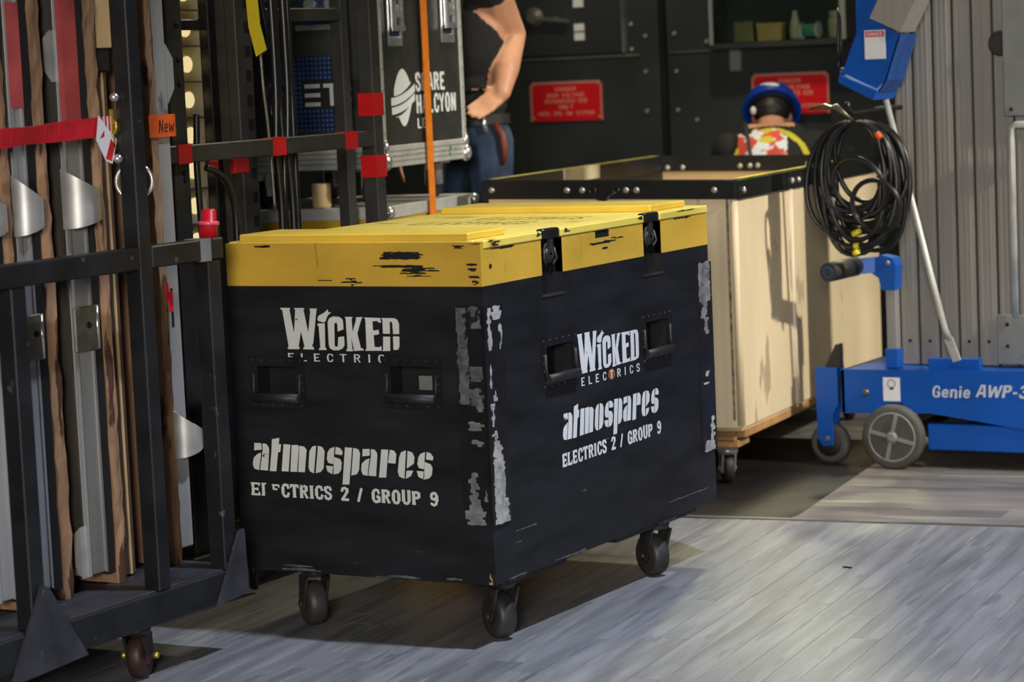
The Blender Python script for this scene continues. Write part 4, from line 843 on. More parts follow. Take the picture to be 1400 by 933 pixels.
# ================================================================== FLIGHT CASES
RZ = math.radians(8); C0 = (-1.446, 1.82)
def case(name, label, z0, z1, cw, cl_, body_m):
    r = thing(name, (C0[0], C0[1], z0), label, 'flight case', rz=RZ); h = z1-z0
    part(r, 'shell', MB().box((-cw, 0, .0), (0, cl_, h)), body_m, local=True); return r, h
uc, H = case('upper_flight_case', 'black flight case printed with a striped globe and worn white lettering, upper of the stack', 1.206, 2.05, .62, .745, 'case_black')
lo_, H2 = case('lower_flight_case', 'low yellow flight case with aluminium top edging under the upper case', .14, 1.07, .66, .80, 'yellow_case')
def lpart(parent, name, mb, m): return part(parent, name, mb, m, local=True)
def edge(r, h, cw, cl_, zb, th=.028, bot=.07):
    q = 'case_alu'; e = .004
    for (x0, y0) in ((0, 0), (0, cl_), (-cw, 0), (-cw, cl_)):
        sx = 1 if x0 == 0 else -1; sy = -1 if y0 == 0 else 1
        lpart(r, 'edge_extrusion', MB().box((x0-sx*th, y0+sy*e, 0), (x0+sx*e, y0-sy*th, h), .003), q)
    for zz, hh_ in zb:
        lpart(r, 'edge_extrusion', MB().box((-cw-e, -e-.002, zz), (e+.002, th, zz+hh_), .003).box((-th, -e, zz), (e+.002, cl_+e, zz+hh_), .003).box((-cw-e, -e, zz), (-cw+th, cl_+e, zz+hh_), .003).box((-cw-e, cl_-th, zz), (e+.002, cl_+e, zz+hh_), .003), q)
edge(uc, H, .62, .745, ((.0, .076), (.60, .03)))
for zz in (.018, .036, .054): lpart(uc, 'extrusion_groove', MB().box((.0055, .03, zz), (.0068, .72, zz+.004)).box((-.60, -.0068, zz), (-.02, -.0055, zz+.004)), 'plate_grey')
for k in range(8):
    for yy in (.0, .745):
        lpart(uc, 'rivet', MB().lathe((.003, .014 if yy == 0 else .731, .12+.075*k), (1, 0, 0), [(0, .006), (.004, .004)], 8), 'bolt')
for k in range(6): lpart(uc, 'rivet', MB().lathe((.005, .08+.11*k, .045), (1, 0, 0), [(0, .006), (.004, .004)], 8), 'bolt')
for yy in (.012, .733): lpart(uc, 'ball_corner', MB().sphere((.004, yy, .022), .028, (.8, .9, 1.2)).sphere((.006, yy, .07), .016, (.7, .9, 1.8)), 'chrome')
# big butterfly latches
def case_latch(y, z, x=.0):
    q = lpart(uc, 'latch_dish', MB().box((x-.002, y-.055, z-.08), (x+.004, y+.055, z+.09), .002), 'case_blue')
    lpart(q, 'latch_frame', MB().box((x+.002, y-.062, z-.092), (x+.007, y+.062, z-.06), .002).box((x+.002, y-.062, z-.06), (x+.007, y-.046, z+.09), .002).box((x+.002, y+.046, z-.06), (x+.007, y+.062, z+.09), .002), 'chrome')
    lpart(q, 'latch_wing', MB().bar((x+.02, y-.042, z-.03), (x+.02, y+.045, z-.03), .014, .02).bar((x+.018, y-.03, z-.03), (x+.018, y-.03, z+.08), .02, .014, up=(1, 0, 0)).bar((x+.018, y+.033, z-.03), (x+.018, y+.033, z+.08), .016, .014, up=(1, 0, 0)).lathe((x+.006, y, z+.03), (1, 0, 0), [(0, .028), (.012, .024), (.02, .01)], 14), 'chrome')
case_latch(.135, .515); case_latch(.61, .525)
fl_ = lpart(uc, 'front_latch', MB().box((-.30, -.006, .50), (-.13, -.001, .62), .002), 'case_blue')
lpart(fl_, 'latch_frame', MB().box((-.31, -.012, .49), (-.12, -.005, .51), .002).bar((-.29, -.02, .545), (-.14, -.02, .545), .012, .02).lathe((-.25, -.006, .58), (0, -1, 0), [(0, .026), (.015, .02)], 14).lathe((-.17, -.006, .58), (0, -1, 0), [(0, .026), (.015, .02)], 14), 'chrome')
# globe emblem and lettering on the right side
yc, zc = .190, .240
def emblem():
    res = []
    for v0, v1 in ((.30, .98), (-.02, .24), (-.32, -.08), (-.95, -.40)):
        T = []; B = []
        for i in range(15):
            u = -1+2*i/14
            vt = v1+.22*u-.10*(1-u*u) if v1 < .9 else .98*math.cos(u*1.35)**.8
            vb = v0+.22*u-.10*(1-u*u) if v0 > -.9 else -.95*math.cos(u*1.30)**1.0
            if v1 == .98: vt = max(vt, vb+.02)
            if v0 == -.95: vb = min(vb, vt-.02)
            T.append((u, vt)); B.append((u, vb))
        wv = {.98: .74, .24: 1.0, -.08: .97, -.40: .66}[v1]
        res.append([(u*wv, v) for u, v in T]+[(u*wv, v) for u, v in B[::-1]])
    return res
lpart(uc, 'globe_emblem', MB().flat([[(yc+u*.105, zc+v*.105) for u, v in p] for p in emblem()], lambda a, c: (.0012, a, c)), 'white_print')
tx = text('SPARE', .300, .262, .270, .064, 2.9)+text('HALCYON', .300, .182, .365, .066, 2.9)+text('LED', .300, .128, .13, .036, 2.4)
lpart(uc, 'case_lettering', MB().flat(tx, lambda a, c: (.0012, a, c)), 'white_print')
lpart(uc, 'green_mark', MB().flat([[(.565, .03), (.595, .045), (.58, .062)], [(.565, .024), (.59, .036), (.575, .012)]], lambda a, c: (.0075, a, c)), 'green_print')
# front print: dotted field and three-bar letter mark
lpart(uc, 'dot_print', MB().flat([[(-.40, .14), (-.15, .14), (-.15, .40), (-.40, .40)]], lambda a, c: (a, -.0008, c)), 'dots')
em = [[(-.335, .225+.032*k), (-.275, .225+.032*k), (-.275, .239+.032*k), (-.335, .239+.032*k)] for k in range(3)]
em += [[(-.262, .289), (-.200, .289), (-.200, .303), (-.262, .303)], [(-.238, .225), (-.224, .225), (-.224, .303), (-.238, .303)]]
em += text('C', -.196, .225, .042, .078, 2.4)
lpart(uc, 'letter_mark', MB().flat([[(-.345, .215), (-.12, .215), (-.12, .315), (-.345, .315)]], lambda a, c: (a+.044, -.0012, c)), 'black_hole')
lpart(uc, 'letter_mark', MB().flat(em, lambda a, c: (a+.044, -.0018, c)), 'grey_print')
# casters of the upper case, standing on the lower case
for x_, y_ in ((-.10, .10), (-.10, .66), (-.52, .10), (-.52, .66)):
    q = MB().box((x_-.05, y_-.045, -.012), (x_+.05, y_+.045, 0)).box((x_-.024, y_-.03, -.09), (x_-.018, y_+.03, -.012)).box((x_+.018, y_-.03, -.09), (x_+.024, y_+.03, -.012))
    f_ = lpart(uc, 'caster', q, 'chrome'); lpart(f_, 'wheel', MB().lathe((x_, y_, -.085), (1, 0, 0), [(-.016, .02), (-.016, .045), (-.008, .0508), (.008, .0508), (.016, .045), (.016, .02)], 24), 'rubber')
edge(lo_, H2, .66, .80, ((H2-.042, .044), (0, .04)))
lpart(lo_, 'lid_plate', MB().box((-.655, 0, H2-.002), (-.002, .795, H2+.0005)), 'case_alu')
for yy in (.012, .79): lpart(lo_, 'ball_corner', MB().sphere((.004, yy, H2-.02), .026, (.9, .9, 1)), 'chrome')
lpart(lo_, 'rear_latch', MB().box((.002, .74, H2-.05), (.012, .79, H2-.01), .002), 'chrome')
for x_, y_ in ((-.10, .10), (-.10, .68), (-.55, .10), (-.55, .68)):
    q = MB().box((x_-.05, y_-.045, -.012), (x_+.05, y_+.045, 0)).box((x_-.026, y_-.03, -.09), (x_-.02, y_+.03, -.012)).box((x_+.02, y_-.03, -.09), (x_+.026, y_+.03, -.012))
    f_ = lpart(lo_, 'caster', q, 'chrome'); lpart(f_, 'wheel', MB().lathe((x_, y_, -.085), (1, 0, 0), [(-.018, .02), (-.018, .048), (-.008, .055), (.008, .055), (.018, .048), (.018, .02)], 24), 'rubber')
solo('cream_mug', MB().lathe((-1.70, 1.80, 1.0721), (0, 0, 1), [(0, .03), (.01, .034), (.085, .034), (.088, .03), (.03, .028), (.02, .0)], 16), 'bin_ply2', 'cream coloured cup standing between the stacked flight cases', 'cup')
# orange strap down both cases
ob = Vector((C0[0], C0[1], 0)); Rm = Matrix.Rotation(RZ, 3, 'Z')
sp_ = [tuple(ob+Rm @ Vector((xx, .372, zz))) for xx, zz in ((.0, 2.056), (.014, 2.052), (.016, 1.9), (.016, 1.25), (.016, 1.06), (.016, .7), (.016, .2), (.0, .135))]
solo('ratchet_strap', ribbon(sp_, .052, .003, up=tuple(Rm @ Vector((0, 1, 0)))), 'orange_web', 'orange webbing strap running down the stacked flight cases', 'strap')

# ================================================================== PLYWOOD BIN ON CASTERS
BR = math.radians(6); B0 = (-.444, 2.55, 0); BW, BL = .975, 1.86
bn = thing('plywood_bin', B0, 'tall open plywood bin with a black steel rim on a timber dolly', 'bin', rz=BR)
ZR0, ZR1 = 1.038, 1.103
def bp_(name, mb, m): return part(bn, name, mb, m, local=True)
Z0b = .215
bp_('front_panel', MB().box((-BW+.012, .006, Z0b), (-.012, .018, ZR1-.01), .002), 'bin_ply')
bp_('side_panel', MB().box((-.018, .012, Z0b), (-.006, BL*.345, ZR1-.01), .002), 'bin_ply')
bp_('side_panel', MB().box((-.016, BL*.355, Z0b), (-.004, BL-.012, ZR1-.01), .002), 'bin_ply')
bp_('side_panel', MB().box((-BW+.006, .012, Z0b), (-BW+.018, BL-.012, ZR1+.012), .002), 'crate_black')
bp_('back_panel', MB().box((-BW+.012, BL-.018, Z0b), (-.012, BL-.006, ZR1+.002), .002), 'bin_ply2')
bp_('floor_panel', MB().box((-BW+.012, .012, Z0b-.01), (-.012, BL-.012, Z0b+.008)), 'bin_ply2')
# rounded corner and seam beads
bp_('corner_bead', MB().tube([(-.013, .013, Z0b+.01), (-.013, .013, ZR0+.01)], .014, 12), 'bin_ply')
bp_('seam_bead', MB().tube([(-.004, BL*.35, Z0b+.01), (-.006, BL*.35, .6), (-.005, BL*.35, ZR0+.01)], .010, 10), mat('pale_edge_trim', srgb(226, 208, 186), .5, var=.05))
bp_('stitched_edge', MB().box((-.040, .003, Z0b+.03), (-.030, .0065, ZR0), .001), mat('worn_stitch_line', srgb(140, 122, 100), .8, var=.4, scale=40))
# inner lining seen through the open top
bp_('liner', MB().box((-BW+.03, BL*.55, Z0b+.1), (-.03, BL-.03, 1.0), .004), 'bin_ply2')
zs_ = {'fl': .020, 'fr': 0., 'bl': .022, 'br': .002}
def rim(p0, p1, name='rim_bar', dz0=0., dz1=0., th=.012):
    q = MB(); a = Vector((p0[0], p0[1], ZR0+dz0)); b_ = Vector((p1[0], p1[1], ZR0+dz1)); d_ = (b_-a); d_.z = 0; d_.normalize(); n_ = Vector((d_.y, -d_.x, 0))*th
    i0 = a-n_*2.2; i1 = b_-n_*2.2; u0 = Vector((0, 0, ZR1-ZR0)); q.raw([i0, i1, i1+n_*.5, i0+n_*.5, i0+u0, i1+u0, i1+n_*.5+u0, i0+n_*.5+u0], [(0, 1, 2, 3), (4, 5, 6, 7), (0, 1, 5, 4), (1, 2, 6, 5), (2, 3, 7, 6), (3, 0, 4, 7)])
    up0 = Vector((0, 0, ZR1-ZR0))
    q.raw([a, b_, b_+n_, a+n_, a+up0, b_+up0, b_+n_+up0, a+n_+up0], [(0, 1, 2, 3), (4, 5, 6, 7), (0, 1, 5, 4), (1, 2, 6, 5), (2, 3, 7, 6), (3, 0, 4, 7)])
    q.raw([a+up0, b_+up0, b_+up0-n_*2.2, a+up0-n_*2.2, a+up0*1.05, b_+up0*1.05, b_+up0*1.05-n_*2.2, a+up0*1.05-n_*2.2], [(0, 1, 2, 3), (4, 5, 6, 7), (0, 1, 5, 4), (1, 2, 6, 5), (2, 3, 7, 6), (3, 0, 4, 7)])
    return bp_(name, q, 'bin_rim')
rf = rim((-BW, 0), (0, 0), dz0=zs_['fl']); rr_ = rim((0, 0), (0, BL), dz1=zs_['br']); rb_ = rim((0, BL), (-BW, BL), dz0=zs_['br'], dz1=zs_['bl']); rl_ = rim((-BW, BL), (-BW, 0), dz0=zs_['bl'], dz1=zs_['fl'])
def bolts(rim_o, pts, ax):
    for p_ in pts: part(rim_o, 'bolt', MB().lathe(p_, ax, [(0, .012), (.006, .011), (.011, .005)], 12), 'bolt', local=True)
bolts(rf, [(x_, -.012, 1.07+.02*(-x_/BW)) for x_ in (-.94, -.64, -.58, -.41, -.37, -.075)], (0, -1, 0))
part(rf, 'rope_hole', MB().ring((-.54, -.013, 1.08), (0, 1, 0), .012, .004, 14, 6).ring((-.45, -.013, 1.078), (0, 1, 0), .012, .004, 14, 6).tube([(-.54, -.016, 1.075), (-.52, -.022, 1.05), (-.49, -.022, 1.046), (-.45, -.016, 1.073)], .005, 6), 'cable_black', local=True)
bolts(rr_, [(.012, y_, 1.066) for y_ in (.05, .62, .70)], (1, 0, 0))
bolts(rb_, [(x_, BL-.028, 1.075) for x_ in (-.93, -.86, -.60, -.555, -.52, -.30)], (0, -1, 0))
# yellow tape along the tops of the side rims
part(rr_, 'yellow_tape', MB().box((-.024, .06, ZR1+.004), (-.004, .92, ZR1+.0055)), 'yellow_tape', local=True)
part(rr_, 'yellow_tape', MB().box((-.024, 1.25, ZR1+.005), (-.004, 1.42, ZR1+.0065)), 'yellow_tape', local=True)
part(rl_, 'yellow_tape', MB().raw([(-BW-.010, .06, ZR1+.0250), (-BW+.026, .06, ZR1+.0250), (-BW+.026, 1.80, ZR1+.0268), (-BW-.010, 1.80, ZR1+.0268)], [(0, 1, 2, 3)]), mat('pale_yellow_tape', srgb(205, 196, 110), .5), local=True)
part(rl_, 'pale_patch', MB().box((-BW+.020, .70, ZR1-.028), (-BW+.030, 1.08, ZR1+.027)), mat('pale_patch', srgb(200, 190, 160), .6), local=True)
# dolly
bp_('dolly_board', MB().box((-BW+.02, .03, .165), (-.045, .15, .205), .004), 'bin_lumber'); bp_('dolly_board', MB().box((-BW+.02, BL-.20, .165), (-.045, BL-.08, .205), .004), 'bin_lumber')
bp_('dolly_runner', MB().box((-.085, .05, .175), (-.010, BL*.45, .206), .003), 'bin_lumber'); bp_('dolly_runner', MB().box((-BW+.02, .05, .175), (-BW+.10, BL-.1, .206), .003), 'bin_lumber')
bp_('dolly_runner', MB().box((-.075, BL*.45, .178), (-.012, BL-.1, .206), .003), 'bin_lumber')
bp_('dolly_block', MB().box((-.14, .035, .140), (-.035, .16, .166), .003), 'bin_lumber')
for x_, y_, zt in ((-.105, .105, .140), (-BW+.11, .11, .165), (-.12, BL-.14, .165), (-BW+.11, BL-.14, .165)):
    caster(bn, x_, y_, zt, .056, .034, .55, mw='bin_lumber', ms='bolt', tread=M['rubber'], offs=.015, local=True)

# ================================================================== BLUE PERSONNEL LIFT
YL = 3.12
lf = thing('personnel_lift', (.25, YL+.3, 0), 'blue and aluminium personnel lift with telescoping mast on a wheeled base', 'lift')
def lp(name, mb, m): return part(lf, name, mb, m)
base = MB().prism([(-.302, .362), (1.0, .372), (1.0, .125), (.62, .125), (.045, .205), (-.306, .197)], lambda a, c: (a, YL, c), lambda a, c: (a, YL+.012, c))
base.box((-.302, YL+.010, .345), (1.0, YL+.50, .360)).box((-.302, YL, .20), (-.290, YL+.5, .36)).prism([(-.302, .362), (1.0, .372), (1.0, .125), (.62, .125), (.045, .205), (-.306, .197)], lambda a, c: (a, YL+.49, c), lambda a, c: (a, YL+.50, c))
bs = lp('base_frame', base, 'blue')
lp('lower_beam', MB().box((.03, YL+.006, .068), (1.0, YL+.06, .165), .004), 'blue')
lp('under_tray', MB().box((.06, YL+.06, .09), (.98, YL+.45, .12)), 'mast_gap')
lp('caster_fork', MB().prism([(-.407, .365), (-.318, .368), (-.318, .225), (-.340, .195), (-.345, .075), (-.383, .070), (-.402, .10)], lambda a, c: (a, YL-.002, c), lambda a, c: (a, YL+.008, c)).prism([(-.407, .365), (-.318, .368), (-.318, .225), (-.340, .195), (-.345, .075), (-.383, .070), (-.402, .10)], lambda a, c: (a, YL+.062, c), lambda a, c: (a, YL+.070, c)).box((-.405, YL, .34), (-.318, YL+.07, .366)), 'blue')
lp('link_bar', MB().box((-.322, YL+.02, .23), (-.30, YL+.06, .33)), 'mast_gap')
lp('black_bumper', MB().prism([(-.375, .366), (-.312, .366), (-.312, .455), (-.330, .452)], lambda a, c: (a, YL+.02, c), lambda a, c: (a, YL+.05, c)), 'rubber')
cwl = lp('caster_wheel', MB().lathe((-.365, YL+.035, .078), (0, 1, 0), [(-.02, .03), (-.02, .058), (-.018, .070), (-.008, .078), (.008, .078), (.018, .070), (.02, .058), (.02, .03)], 36), 'tyre_grey')
part(cwl, 'hub', MB().lathe((-.365, YL+.035, .078), (0, 1, 0), [(-.022, .012), (-.022, .05), (.022, .05), (.022, .012)], 24), 'mast_gap')
lp('axle_bolt', MB().lathe((-.365, YL-.002, .098), (0, -1, 0), [(0, .011), (.008, .009)], 12), 'steel_plate')
cw = Vector((-.086, YL-.035, .120))
tw_ = lp('drive_wheel', MB().lathe(cw, (0, 1, 0), [(-.022, .094), (-.024, .108), (-.018, .118), (-.008, .1198), (.012, .1198), (.022, .114), (.024, .094)], 44), 'tyre_grey')
q = MB().lathe(cw, (0, 1, 0), [(-.020, .094), (-.024, .092), (-.024, .086), (-.006, .082), (.004, .080), (.004, .094)], 44)
hub = part(tw_, 'rim', q, 'hub_grey')
part(tw_, 'hub_disc', MB().lathe(cw, (0, 1, 0), [(-.004, .0), (-.004, .083), (.02, .083), (.02, .0)], 40), mat('wheel_disc_grey', (.17, .165, .155), .55, var=.15))
for k in range(4):
    a = math.radians(76+90*k); d_ = Vector((math.cos(a), 0, math.sin(a)))
    part(hub, 'spoke', MB().bar(cw+d_*.02+Vector((0, -.014, 0)), cw+d_*.088+Vector((0, -.014, 0)), .013, .026, up=(0, 1, 0)), 'hub_grey')
part(hub, 'hub_cap', MB().lathe(cw, (0, -1, 0), [(.0, .036), (.02, .034), (.022, .022), (.028, .020), (.030, .012)], 20), 'hub_grey')
lp('wheel_axle', MB().cyl((cw.x, YL-.02, cw.z), (cw.x, YL+.52, cw.z), .016, n=12).bar((cw.x, YL+.006, cw.z), (cw.x, YL+.006, .24), .05, .012, up=(0, 1, 0)), 'mast_gap')
w2 = lp('drive_wheel', MB().lathe((cw.x, YL+.535, cw.z), (0, 1, 0), [(-.024, .03), (-.024, .108), (-.018, .118), (.018, .118), (.024, .108), (.024, .03)], 36), 'tyre_grey')
w3 = lp('drive_wheel', MB().lathe((.88, YL+.535, .068), (0, 1, 0), [(-.024, .02), (-.024, .06), (.024, .06), (.024, .02)], 30), 'tyre_grey')
w4 = lp('drive_wheel', MB().lathe((.92, YL+.03, .06), (0, 1, 0), [(-.016, .02), (-.016, .06), (.016, .06), (.016, .02)], 30), 'tyre_grey')
st = lp('base_sticker', MB().box((-.136, YL-.0015, .247), (-.070, YL, .335)), 'tag_white')
part(st, 'sticker_print', MB().ring((-.103, YL-.0018, .312), (0, 1, 0), .015, .0014, 16, 4).flat([[(-.112, .29), (-.094, .29), (-.097, .300), (-.109, .300)]], lambda a, c: (a, YL-.0019, c)), 'caster_steel')
lp('side_bolt', MB().lathe((-.205, YL, .277), (0, -1, 0), [(0, .014), (.006, .013), (.012, .008)], 12), 'steel_plate')
gt = text('Genie', .052, .266, .148, .042, 2.4, shear=.12)+text('AWP-3', .222, .270, .192, .045, 2.8, shear=.25)
lp('base_lettering', MB().flat(gt, lambda a, c: (a, YL-.0014, c)), mat('decal_pale_blue_grey', srgb(190, 196, 206), .5, var=.03))
# telescoping mast sections
YM = 3.30
for k, (xa, xb) in enumerate(((-.128, -.060), (-.052, .020), (.028, .097), (.105, .170), (.178, .249), (.257, .325), (.333, .40), (.41, .48))):
    s_ = lp('mast_section', MB().box((xa, YM, .362), (xb, YM+.16, 2.02), .003), 'mast')
    g_ = MB()
    for f_ in (.22, .5, .74): g_.box((xa+(xb-xa)*f_-.002, YM-.003, .40), (xa+(xb-xa)*f_+.002, YM+.001, 2.02))
    part(s_, 'rib', g_, 'mast')
    part(s_, 'bolt', MB().lathe(((xa+xb)/2, YM, .452), (0, -1, 0), [(0, .007), (.004, .006)], 8), 'mast_gap')
lp('mast_core', MB().box((-.12, YM+.02, .362), (.48, YM+.15, 2.0)), 'mast_gap')
lp('mast_plate', MB().box((.302, YM-.03, 1.28), (.50, YM-.004, 2.0), .003), 'plate_grey')
lp('mast_plate', MB().box((.255, YM-.03, .372), (.50, YM-.004, .555), .003), 'plate_grey')
lp('mast_knob', MB().lathe((.292, YM-.002, 1.545), (0, -1, 0), [(0, .046), (.02, .046), (.026, .04)], 24), 'rubber')
lp('guard_tube', MB().tube([(.335, YM-.05, .55), (.335, YM-.05, 1.20), (.338, YM-.05, 1.235), (.352, YM-.05, 1.25), (.55, YM-.05, 1.25)], .013, 12), 'case_alu')
for bx, bz in ((.33, 1.305), (.33, 1.72), (.295, .52), (.295, .44), (.37, .42)): lp('plate_bolt', MB().lathe((bx, YM-.03, bz), (0, -1, 0), [(0, .008), (.004, .006)], 8), 'mast_gap')
lp('blue_foot', MB().box((.028, YL+.04, .36), (.225, YL+.07, .405), .002), 'blue')
lp('brace_rod', MB().tube([(-.069, YL-.06, 1.36), (.118, YL-.02, .52), (.127, YL+.0, .48)], .0115, 10).bar((.125, YL-.005, .485), (.150, YL+.010, .40), .030, .012, up=(0, 1, 0)), 'case_alu')
# push handle on its aluminium post
lp('handle_post', MB().box((-.140, YL+.06, .362), (-.100, YL+.10, .66), .003), 'alu')
lp('post_foot', MB().box((-.145, YL+.05, .362), (-.095, YL+.11, .435), .003), 'blue')
hb = lp('handle_bracket', MB().prism([(-.148, .655), (-.098, .655), (-.092, .745), (-.105, .775), (-.150, .785), (-.20, .760), (-.19, .72), (-.16, .70)], lambda a, c: (a, YL+.045, c), lambda a, c: (a, YL+.115, c)), 'blue')
part(hb, 'arm', MB().bar((-.13, YL+.08, .752), (-.268, YL+.02, .742), .030, .058), 'blue')
part(hb, 'bolt', MB().lathe((-.120, YL+.045, .755), (0, -1, 0), [(0, .009), (.006, .007)], 10), 'chrome')
gp = part(hb, 'rubber_grip', MB().tube([(-.245, YL+.035, .745), (-.285, YL-.135, .737)], .036, 20), 'rubber')
ec = Vector((-.285, YL-.135, .737)); ex = (ec-Vector((-.245, YL+.035, .745))).normalized()
part(gp, 'tube_end', MB().lathe(ec-ex*.03, ex, [(0, .014), (.0305, .024), (.031, .015), (.005, .014)], 18), 'blue_dark')
# stowed outrigger: blue channel end with grey tube
rot = lambda pts: pts
bp1 = [(-.150, 2.0), (-.158, 1.723), (-.159, 1.603), (-.218, 1.463), (-.088, 1.402), (-.055, 1.430), (.003, 1.593), (-.104, 1.655), (-.03, 1.82), (.04, 2.0)]
og = lp('outrigger_bracket', MB().prism(bp1, lambda a, c: (a, 3.02, c), lambda a, c: (a, 3.028, c)).prism([(-.222, 1.455), (-.228, 1.429), (-.094, 1.361), (-.080, 1.392)], lambda a, c: (a, 3.0, c), lambda a, c: (a, 3.20, c)), 'blue')
part(og, 'side_flange', MB().raw([(.003, 3.02, 1.593), (-.055, 3.02, 1.43), (-.088, 3.02, 1.385), (-.088, 3.19, 1.385), (-.055, 3.19, 1.43), (.003, 3.19, 1.593)], [(0, 1, 4, 5), (1, 2, 3, 4)]).raw([(.010, 3.02, 1.593), (-.048, 3.02, 1.43), (-.081, 3.02, 1.385), (-.081, 3.19, 1.385), (-.048, 3.19, 1.43), (.010, 3.19, 1.593)], [(0, 1, 4, 5), (1, 2, 3, 4)]), 'blue_dark')
part(og, 'outrigger_tube', MB().prism([(-.104, 1.656), (.012, 1.600), (.20, 1.95), (.084, 2.01)], lambda a, c: (a, 3.012, c), lambda a, c: (a, 3.16, c)), 'mast')
part(og, 'mount_arm', MB().box((-.06, 3.16, 1.90), (.06, YM+.01, 1.98)).box((-.13, 3.028, 1.66), (-.11, YM+.02, 1.72)), 'blue_dark')
ws = part(og, 'warning_sticker', MB().box((-.128, 3.0185, 1.508), (-.048, 3.0198, 1.612)), 'tag_white')
part(ws, 'sticker_header', MB().box((-.124, 3.0180, 1.588), (-.052, 3.0184, 1.608)), 'red_tape')
part(ws, 'sticker_print', MB().flat(text('DANGER', -.118, 1.592, .06, .012, 2.2), lambda a, c: (a, 3.0176, c)), 'tag_white')
part(og, 'pull_pin', MB().cyl((-.235, 3.04, 1.472), (-.20, 3.04, 1.470), .010, n=10).sphere((-.224, 3.03, 1.462), .011), 'blue_dark')
solo('pull_cord', MB().tube([(-.246, 3.06, 1.70), (-.240, 3.05, 1.66), (-.244, 3.05, 1.55), (-.235, 3.04, 1.475), (-.228, 3.04, 1.555), (-.232, 3.05, 1.66), (-.246, 3.06, 1.70)], .004, 6), 'cable_black', 'thin black cord looped from the outrigger pull pin', 'cord')
hk = lp('cable_hook', MB().tube([(-.10, YM+.01, 1.325), (-.14, YM-.06, 1.325), (-.145, 3.02, 1.322), (-.148, 2.925, 1.318), (-.150, 2.90, 1.335), (-.150, 2.893, 1.36)], .009, 10), 'black_metal')

# coiled black cable hung on the lift hook
random.seed(21); pts = []; loops = 19; N_ = 34
for L2 in range(loops):
    rx = random.uniform(.105, .178); rz_ = random.uniform(.150, .262); dx = random.uniform(-.045, .045); yy = 2.925+.085*L2/loops
    sw = random.uniform(-.35, .45); ph = random.uniform(-.2, .2)
    for i in range(N_):
        f = i/N_; a = 2*math.pi*f+math.pi/2
        tx_, tz_ = math.cos(a)*rx, math.sin(a)*rz_
        tz_ += .012*math.sin(3*a+ph)
        zt = 1.300-.0+tz_-rz_
        xx = -.150+tx_+dx*(1-math.sin(a))*.5+sw*(1.30-zt)*.12
        pts.append((xx, yy+.012*math.sin(2*a+L2)+.085*f/loops, zt))
sm = []
for i in range(len(pts)):
    a = [Vector(pts[max(0, min(len(pts)-1, i+k))]) for k in (-2, -1, 0, 1, 2)]; sm.append(sum(a, Vector())/5)
cc = thing('cable_coil', (-.16, 2.96, .78), 'large coil of heavy black cable hung on the lift', 'cable coil')
part(cc, 'cable', MB().tube(sm, .0098, 8), 'cable_black')
part(cc, 'inner_loop', MB().ring((-.118, 2.905, 1.055), (.25, 1, .35), .112, .0098, 40, 8).ring((-.055, 2.90, .985), (.1, 1, .2), .095, .0095, 34, 8), 'cable_black')
part(cc, 'yellow_mark', MB().cyl((-.150, 2.905, .882), (-.122, 2.905, .895), .0108, n=8).cyl((-.150, 2.915, .838), (-.132, 2.915, .842), .0108, n=8).cyl((-.148, 2.905, .812), (-.130, 2.905, .822), .0108, n=8), 'yellow_tape')
part(cc, 'orange_mark', MB().cyl((-.045, 2.90, 1.245), (-.030, 2.90, 1.225), .013, n=8), 'orange_tape')
tl = MB()
for k in range(5): tl.tube([(-.30+.012*k, 2.90+.004*k, 1.338+.004*(k % 2)), (-.24, 2.893+.003*k, 1.352-.004*k), (-.19, 2.89, 1.335+.004*k), (-.150, 2.89, 1.31), (-.145, 2.93, 1.29)], .0055, 6)
part(cc, 'tie_line', tl, 'steel_plate')

# ================================================================== PEOPLE
def capsule(bm_, p0, r0, p1, r1, sub=2):
    t = bmesh.new()
    for p_, r_ in ((p0, r0), (p1, r1)):
        g0 = bmesh.ops.create_icosphere(t, subdivisions=sub, radius=r_, matrix=Matrix.Translation(Vector(p_)))
    h_ = bmesh.ops.convex_hull(t, input=t.verts[:]); 
    dead = [g for g in h_['geom_interior'] if isinstance(g, bmesh.types.BMVert)]
    bmesh.ops.delete(t, geom=dead, context='VERTS')
    me = bpy.data.meshes.new('tmp'); t.to_mesh(me); t.free(); bm_.from_mesh(me); bpy.data.meshes.remove(me)
def ellipsoid(bm_, c, r, rotm=None):
    mtx = Matrix.Translation(Vector(c)) @ (rotm.to_4x4() if rotm else Matrix()) @ Matrix.Diagonal((*r, 1))
    bmesh.ops.create_icosphere(bm_, subdivisions=3, radius=1, matrix=mtx)
def grow(bm_, voxel, smooth=4):
    me = bpy.data.meshes.new('tmp'); bm_.to_mesh(me); bm_.free(); o_ = bpy.data.objects.new('tmp', me); COL.objects.link(o_)
    m_ = o_.modifiers.new('r', 'REMESH'); m_.mode = 'VOXEL'; m_.voxel_size = voxel
    s_ = o_.modifiers.new('s', 'SMOOTH'); s_.iterations = smooth; s_.factor = .5
    dg = bpy.context.evaluated_depsgraph_get(); res = bpy.data.meshes.new_from_object(o_.evaluated_get(dg))
    bpy.data.objects.remove(o_); bpy.data.meshes.remove(me); return res
def body_obj(name, me, mats, rule, loc, label, parent=None):
    for k in mats: me.materials.append(M[k])
    for p_ in me.polygons: p_.use_smooth = True; p_.material_index = rule(p_.center, p_.normal)
    for v in me.vertices: v.co -= Vector(loc)
    o_ = bpy.data.objects.new(name, me); COL.objects.link(o_); o_.location = loc; ROOTLOC[o_.name] = Vector(loc)
    return tag(o_, label, 'person')
